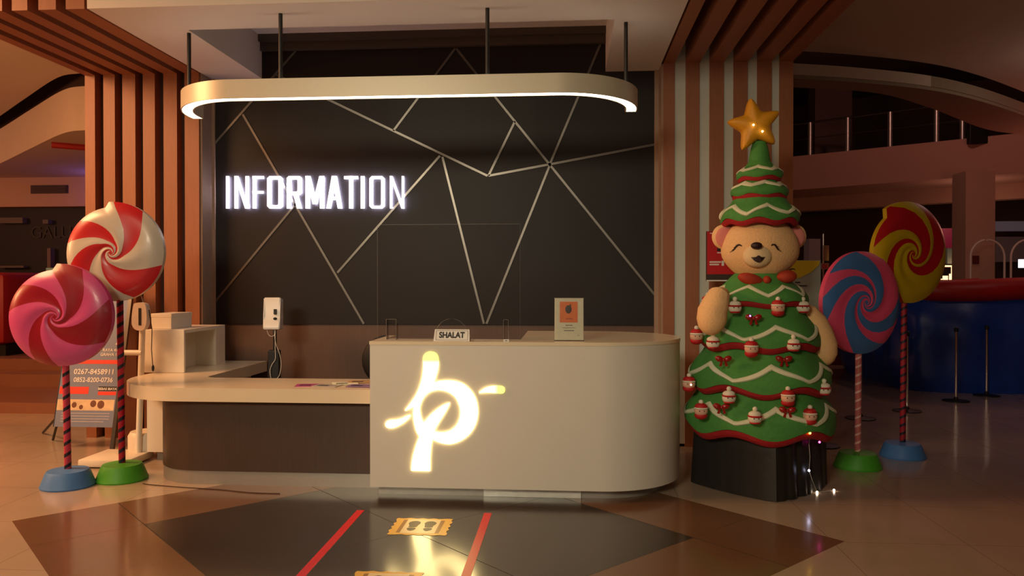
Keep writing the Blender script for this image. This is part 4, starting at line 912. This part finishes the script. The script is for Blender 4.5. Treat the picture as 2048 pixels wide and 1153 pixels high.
# dim shop details at left
p = atY(100, 466, 13.95); ss = thing('shop_sign', 'dim unlit lettering on the dark shop front at the left', 'sign', (p.x, 13.98, p.z))
text('lettering', 'GALU', mat('dim_letters', (48, 36, 31), 0.6), ss, Matrix.Rotation(PI/2, 4, 'X'), 0.32)
for (ua, va, ub, vb, nm, lb, cat, m_) in ((0, 436, 48, 447, 'shop_shelf', 'faint grey shelf in the dark shop at the left edge', 'shelf', 'dim_grey'), (88, 440, 99, 448, 'small_notice', 'small pale notice above the dim shop lettering', 'sign', 'dim_grey'),
                              (97, 497, 104, 545, 'shop_post', 'pale thin post in front of the dark shop', 'post', 'dim_post'), (0, 532, 50, 536, 'shop_rail', 'grey counter rail behind the red kiosk', 'rail', 'dim_grey')):
    m_ = mat(m_, (96, 82, 74) if m_ == 'dim_grey' else (110, 88, 80), 0.6); p, q = atY(ua, va, 13.9), atY(ub, vb, 13.9)
    b = B(); box(b, (p.x, 13.86, q.z), (q.x, 13.99, p.z)); tag(obj(nm, b, m_), lb, cat)
# cable on the floor
pc = [atZ(x, y, 0.004) for x, y in ((286, 968), (300, 970), (360, 975), (440, 980), (500, 986), (560, 988))]
b = B(); P2 = spl([(p.x, p.y) for p in pc], 6); tube(b, [(x, y, 0.004) for x, y in P2], 0.0035, 6); tag(obj('floor_cable', b, mat('cable_brown', (60, 36, 26), 0.5)), 'thin brown cable on the floor from the green lollipop base to the desk', 'cable')

# ------------------------------------------------------------------ right: poster, sign, queue posts, inflatable, far things
p0, p1 = atY(1413, 463, 7.15), atY(1500, 563, 7.15)
ps = thing('red_poster_stand', 'red poster board standing behind the left ear of the bear', 'poster', ((p0.x+p1.x)/2, 7.15, 0)); hw = (p1.x-p0.x)/2
b = B(); box(b, (-hw, 0, p1.z), (hw, 0.03, p0.z)); obj('board', b, mat('poster_dark', (56, 40, 34), 0.5), ps)
zr = atY(1413, 549, 7.15).z
b = B(); box(b, (-hw+0.005, -0.002, zr), (hw-0.005, 0, p0.z-0.004)); obj('red_print', b, mat('poster_red', (190, 18, 26), 0.45), ps)
b = B(); box(b, (-hw, -0.003, p1.z), (hw, 0, p1.z+0.012)); obj('white_strip', b, M_plwhite, ps)
for (ua, va, ub, vb, m_) in ((1420, 466, 1430, 468, M_plwhite), (1434, 497, 1449, 503, M_ink), (1434, 505, 1450, 507, M_plwhite), (1419, 523, 1442, 526, M_plwhite), (1419, 528, 1438, 531, M_plwhite), (1443, 522, 1448, 532, M_plwhite)):
    a, c = atY(ua, va, 7.15), atY(ub, vb, 7.15); b = B(); box(b, (a.x-ps.location.x, -0.004, c.z), (c.x-ps.location.x, -0.002, a.z)); obj('print_line', b, m_, ps)
b = B(); box(b, (-0.03, 0.005, 0.02), (0.03, 0.025, p1.z)); box(b, (-0.2, -0.1, 0), (0.2, 0.15, 0.02)); obj('post', b, M_black, ps)
p0, p1 = atY(1548, 521, 7.0), atY(1641, 640, 7.0)
ys = thing('yellow_sign_board', 'grey and yellow sign board to the right of the bear\'s head', 'sign', ((p0.x+p1.x)/2, 7.0, 0)); hw = (p1.x-p0.x)/2; ox = ys.location.x
b = B(); box(b, (-hw, 0, p1.z), (hw, 0.02, p0.z)); obj('board', b, mat('sign_greyblue', (150, 166, 158), 0.5), ys)
L2 = lambda u, v: (atY(u, v, 7.0).x-ox, -0.002, atY(u, v, 7.0).z)
b = B(); prism(b, [L2(1549, 522), L2(1640, 522), L2(1638, 530), L2(1622, 545), L2(1600, 556), L2(1549, 562)], 0.0015, 'Y'); obj('yellow_area', b, mat('sign_yellow', (206, 190, 30), 0.5), ys)
text('lettering', '°C', M_ink, ys, Matrix.Translation((L2(1579, 545)[0], -0.004, L2(1579, 545)[2])) @ Matrix.Rotation(PI/2, 4, 'X'), 0.09)
b = B()
for (ua, ub, v) in ((1590, 1600, 564), (1597, 1613, 571)): a, c = L2(ua, v), L2(ub, v+2); box(b, (a[0], -0.004, c[2]), (c[0], -0.002, a[2]))
obj('print_line', b, M_ink, ys)
b = B(); box(b, (-0.02, 0.004, 0.02), (0.02, 0.018, p1.z)); box(b, (-0.18, -0.12, 0), (0.18, 0.12, 0.02)); obj('post', b, M_black, ys)
p = atY(1646, 600, 7.6)
mp_ = thing('chrome_pole', 'tall chrome pole with a clamp right of the yellow sign', 'pole', (p.x, 7.6, 0))
b = B(); tube(b, [(0, 0, 0.02), (0, 0, atY(1640, 468, 7.6).z)], 0.012, 10); obj('tube', b, M_chrome, mp_, True)
cz = atY(1640, 533, 7.6).z
b = B(); box(b, (-0.03, -0.04, cz-0.03), (0.045, 0.02, cz+0.03), 0.006); box(b, (-0.01, -0.02, cz+0.05), (0.05, 0.0, cz+0.20), 0.004); obj('clamp', b, M_chrome, mp_)
b = B(); lathe(b, [(0.16, 0), (0.16, 0.012), (0.02, 0.03)], seg=24); obj('base', b, M_black, mp_, True)
QL = ['nearest queue post behind the blue and pink lollipop', 'queue post just behind the yellow lollipop base', 'queue post before the blue inflatable, left one of the outer pair', 'rightmost queue post before the blue inflatable']
for (u, v), lb in zip(((1721, 838), (1814, 823), (1912, 803), (1973, 792)), QL):
    p = atZ(u, v, 0); t = thing('queue_post', lb, 'post', p, 'queue barrier posts')
    b = B(); tube(b, [(0, 0, 0.05), (0, 0, 0.96)], 0.016, 12); obj('pole', b, M_chrome, t, True)
    b = B(); lathe(b, [(0.165, 0), (0.165, 0.01), (0.03, 0.028), (0.024, 0.05), (0.016, 0.06)], seg=28); obj('base', b, M_black, t, True)
    b = B(); lathe(b, [(0.025, 0.92), (0.027, 0.93), (0.027, 0.965), (0.02, 0.975), (0.001, 0.978)], seg=16); obj('cap', b, M_black, t, True)
# blue inflatable with red rim
p0 = atZ(1790, 770, 0); 
inf = thing('inflatable_pool', 'big dark blue inflatable with a red top rim at the right', 'inflatable', (p0.x+2.6, 12.9, 0))
M_ib = mat('inflatable_blue', (28, 64, 160), 0.35, noise=0.4, scale=3, bump=0.8); M_ir = mat('inflatable_red', (170, 14, 20), 0.45, noise=0.2, scale=3)
def IN(u, v):
    a = 2*PI*u; k_ = 1/(abs(math.cos(a))**6 + abs(math.sin(a))**6)**(1/6)
    bul = 0.10*math.sin(PI*v) + 0.04*math.sin(a*31)*math.sin(PI*v) + 0.03*math.sin(v*9+a*5)
    return Vector(((2.75+bul)*k_*math.cos(a), (1.6+bul)*k_*math.sin(a), 1.40*v))
b = B(); g = surf(b, IN, 120, 14); b.faces.new(g[-1]); obj('wall', b, M_ib, inf, True)
b = B(); N = 80; pts = []
for i in range(N+1):
    a = 2*PI*i/N; k_ = 1/(abs(math.cos(a))**6 + abs(math.sin(a))**6)**(1/6); pts.append((2.72*k_*math.cos(a), 1.57*k_*math.sin(a), 1.47 + 0.02*math.sin(a*9)))
tube(b, pts, 0.16, 12); obj('rim', b, M_ir, inf, True)
b = B(); box(b, (-2.5, -1.4, 1.38), (2.5, 1.4, 1.46)); obj('cover', b, M_ir, inf)
b = B(); box(b, (5.0, 15.0, 0.0), (7.2, 15.3, 0.42), 0.01); tag(obj('low_partition', b, mat('partition_brown', (150, 74, 54), 0.6)), 'low reddish brown partition behind the blue and pink lollipop', 'partition')
# far shop: shelf with lit goods, magenta fascia, arches
def rect(name, lb, cat, ua, va, ub, vb, Y, dpt, m_, mt=None):
    p, q = atY(ua, va, Y), atY(ub, vb, Y); b = B(); box(b, (p.x, Y, q.z), (q.x, Y+dpt, p.z)); return tag(obj(name, b, m_), lb, cat)
M_lit = mat('lit_shop_window', (255, 210, 170), 0.5, emit=(255, 190, 140), es=2.2)
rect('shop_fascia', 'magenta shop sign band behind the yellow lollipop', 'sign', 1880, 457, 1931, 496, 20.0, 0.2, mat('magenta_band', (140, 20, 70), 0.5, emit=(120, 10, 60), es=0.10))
rect('lit_display_case', 'bright warm display case glowing beside the mall column', 'display case', 1914, 534, 1931, 562, 20.0, 0.3, M_lit)
rect('lit_shelf', 'thin glowing shelf edge of the far shop', 'shelf', 1891, 531, 1912, 534, 20.0, 0.2, M_lit)
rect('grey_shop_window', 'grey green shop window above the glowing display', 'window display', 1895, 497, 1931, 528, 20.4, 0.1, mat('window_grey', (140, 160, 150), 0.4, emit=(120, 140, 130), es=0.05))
for i, (a, c, e) in enumerate(((1884, 1887, 558), (1891, 1896, 552), (1904, 1909, 548))):
    rect('lit_bottle', 'small glowing item %s on the far lit shelf' % ('leftmost', 'in the middle', 'nearest the glowing case')[i], 'bottle', a, e, c, 563, 20.0, 0.15, M_lit)
rect('light_box', 'small bright white light box at the right edge of the far shops', 'light', 2041, 519, 2052, 536, 20.0, 0.1, mat('white_lit', (255, 255, 255), 0.5, emit=(235, 240, 255), es=1.6))
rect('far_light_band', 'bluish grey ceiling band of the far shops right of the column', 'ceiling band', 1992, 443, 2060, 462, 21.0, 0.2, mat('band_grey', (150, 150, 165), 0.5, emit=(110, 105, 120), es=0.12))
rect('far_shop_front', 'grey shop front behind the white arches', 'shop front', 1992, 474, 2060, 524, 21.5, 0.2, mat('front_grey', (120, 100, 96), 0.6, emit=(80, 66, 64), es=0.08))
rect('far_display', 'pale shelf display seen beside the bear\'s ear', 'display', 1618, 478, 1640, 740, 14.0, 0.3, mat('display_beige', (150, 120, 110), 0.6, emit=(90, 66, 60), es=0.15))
for (uc, lb) in ((1975, 'thin white arch partly behind the mall column'), (2056, 'thin white arch at the right edge of the photo')):
    pts = []
    for k_ in range(17):
        a = PI*k_/16; pts.append(atY(uc + 34*math.cos(a), 515 - 35*math.sin(a), 16.5))
    pts = [Vector((pts[0].x, 16.5, 0))] + pts + [Vector((pts[-1].x, 16.5, 0))]
    b = B(); tube(b, pts, 0.022, 8); tag(obj('garden_arch', b, mat('arch_white', (210, 200, 190), 0.5), None, True), lb, 'arch', 'thin white arches')
# far crossing walls so the view never ends in emptiness
b = B(); box(b, (-22, -8.3, 0), (30, -8, 8)); struct('wall_front', b, M_mallwall)
b = B(); box(b, (-20.3, -8, 0), (-20, 14, 8)); struct('wall_left_far', b, M_mallwall)
b = B(); box(b, (PL-1.2, 8.2, 0), (PR+1.25, 8.4, 7)); struct('wall_back_core', b, M_gap)
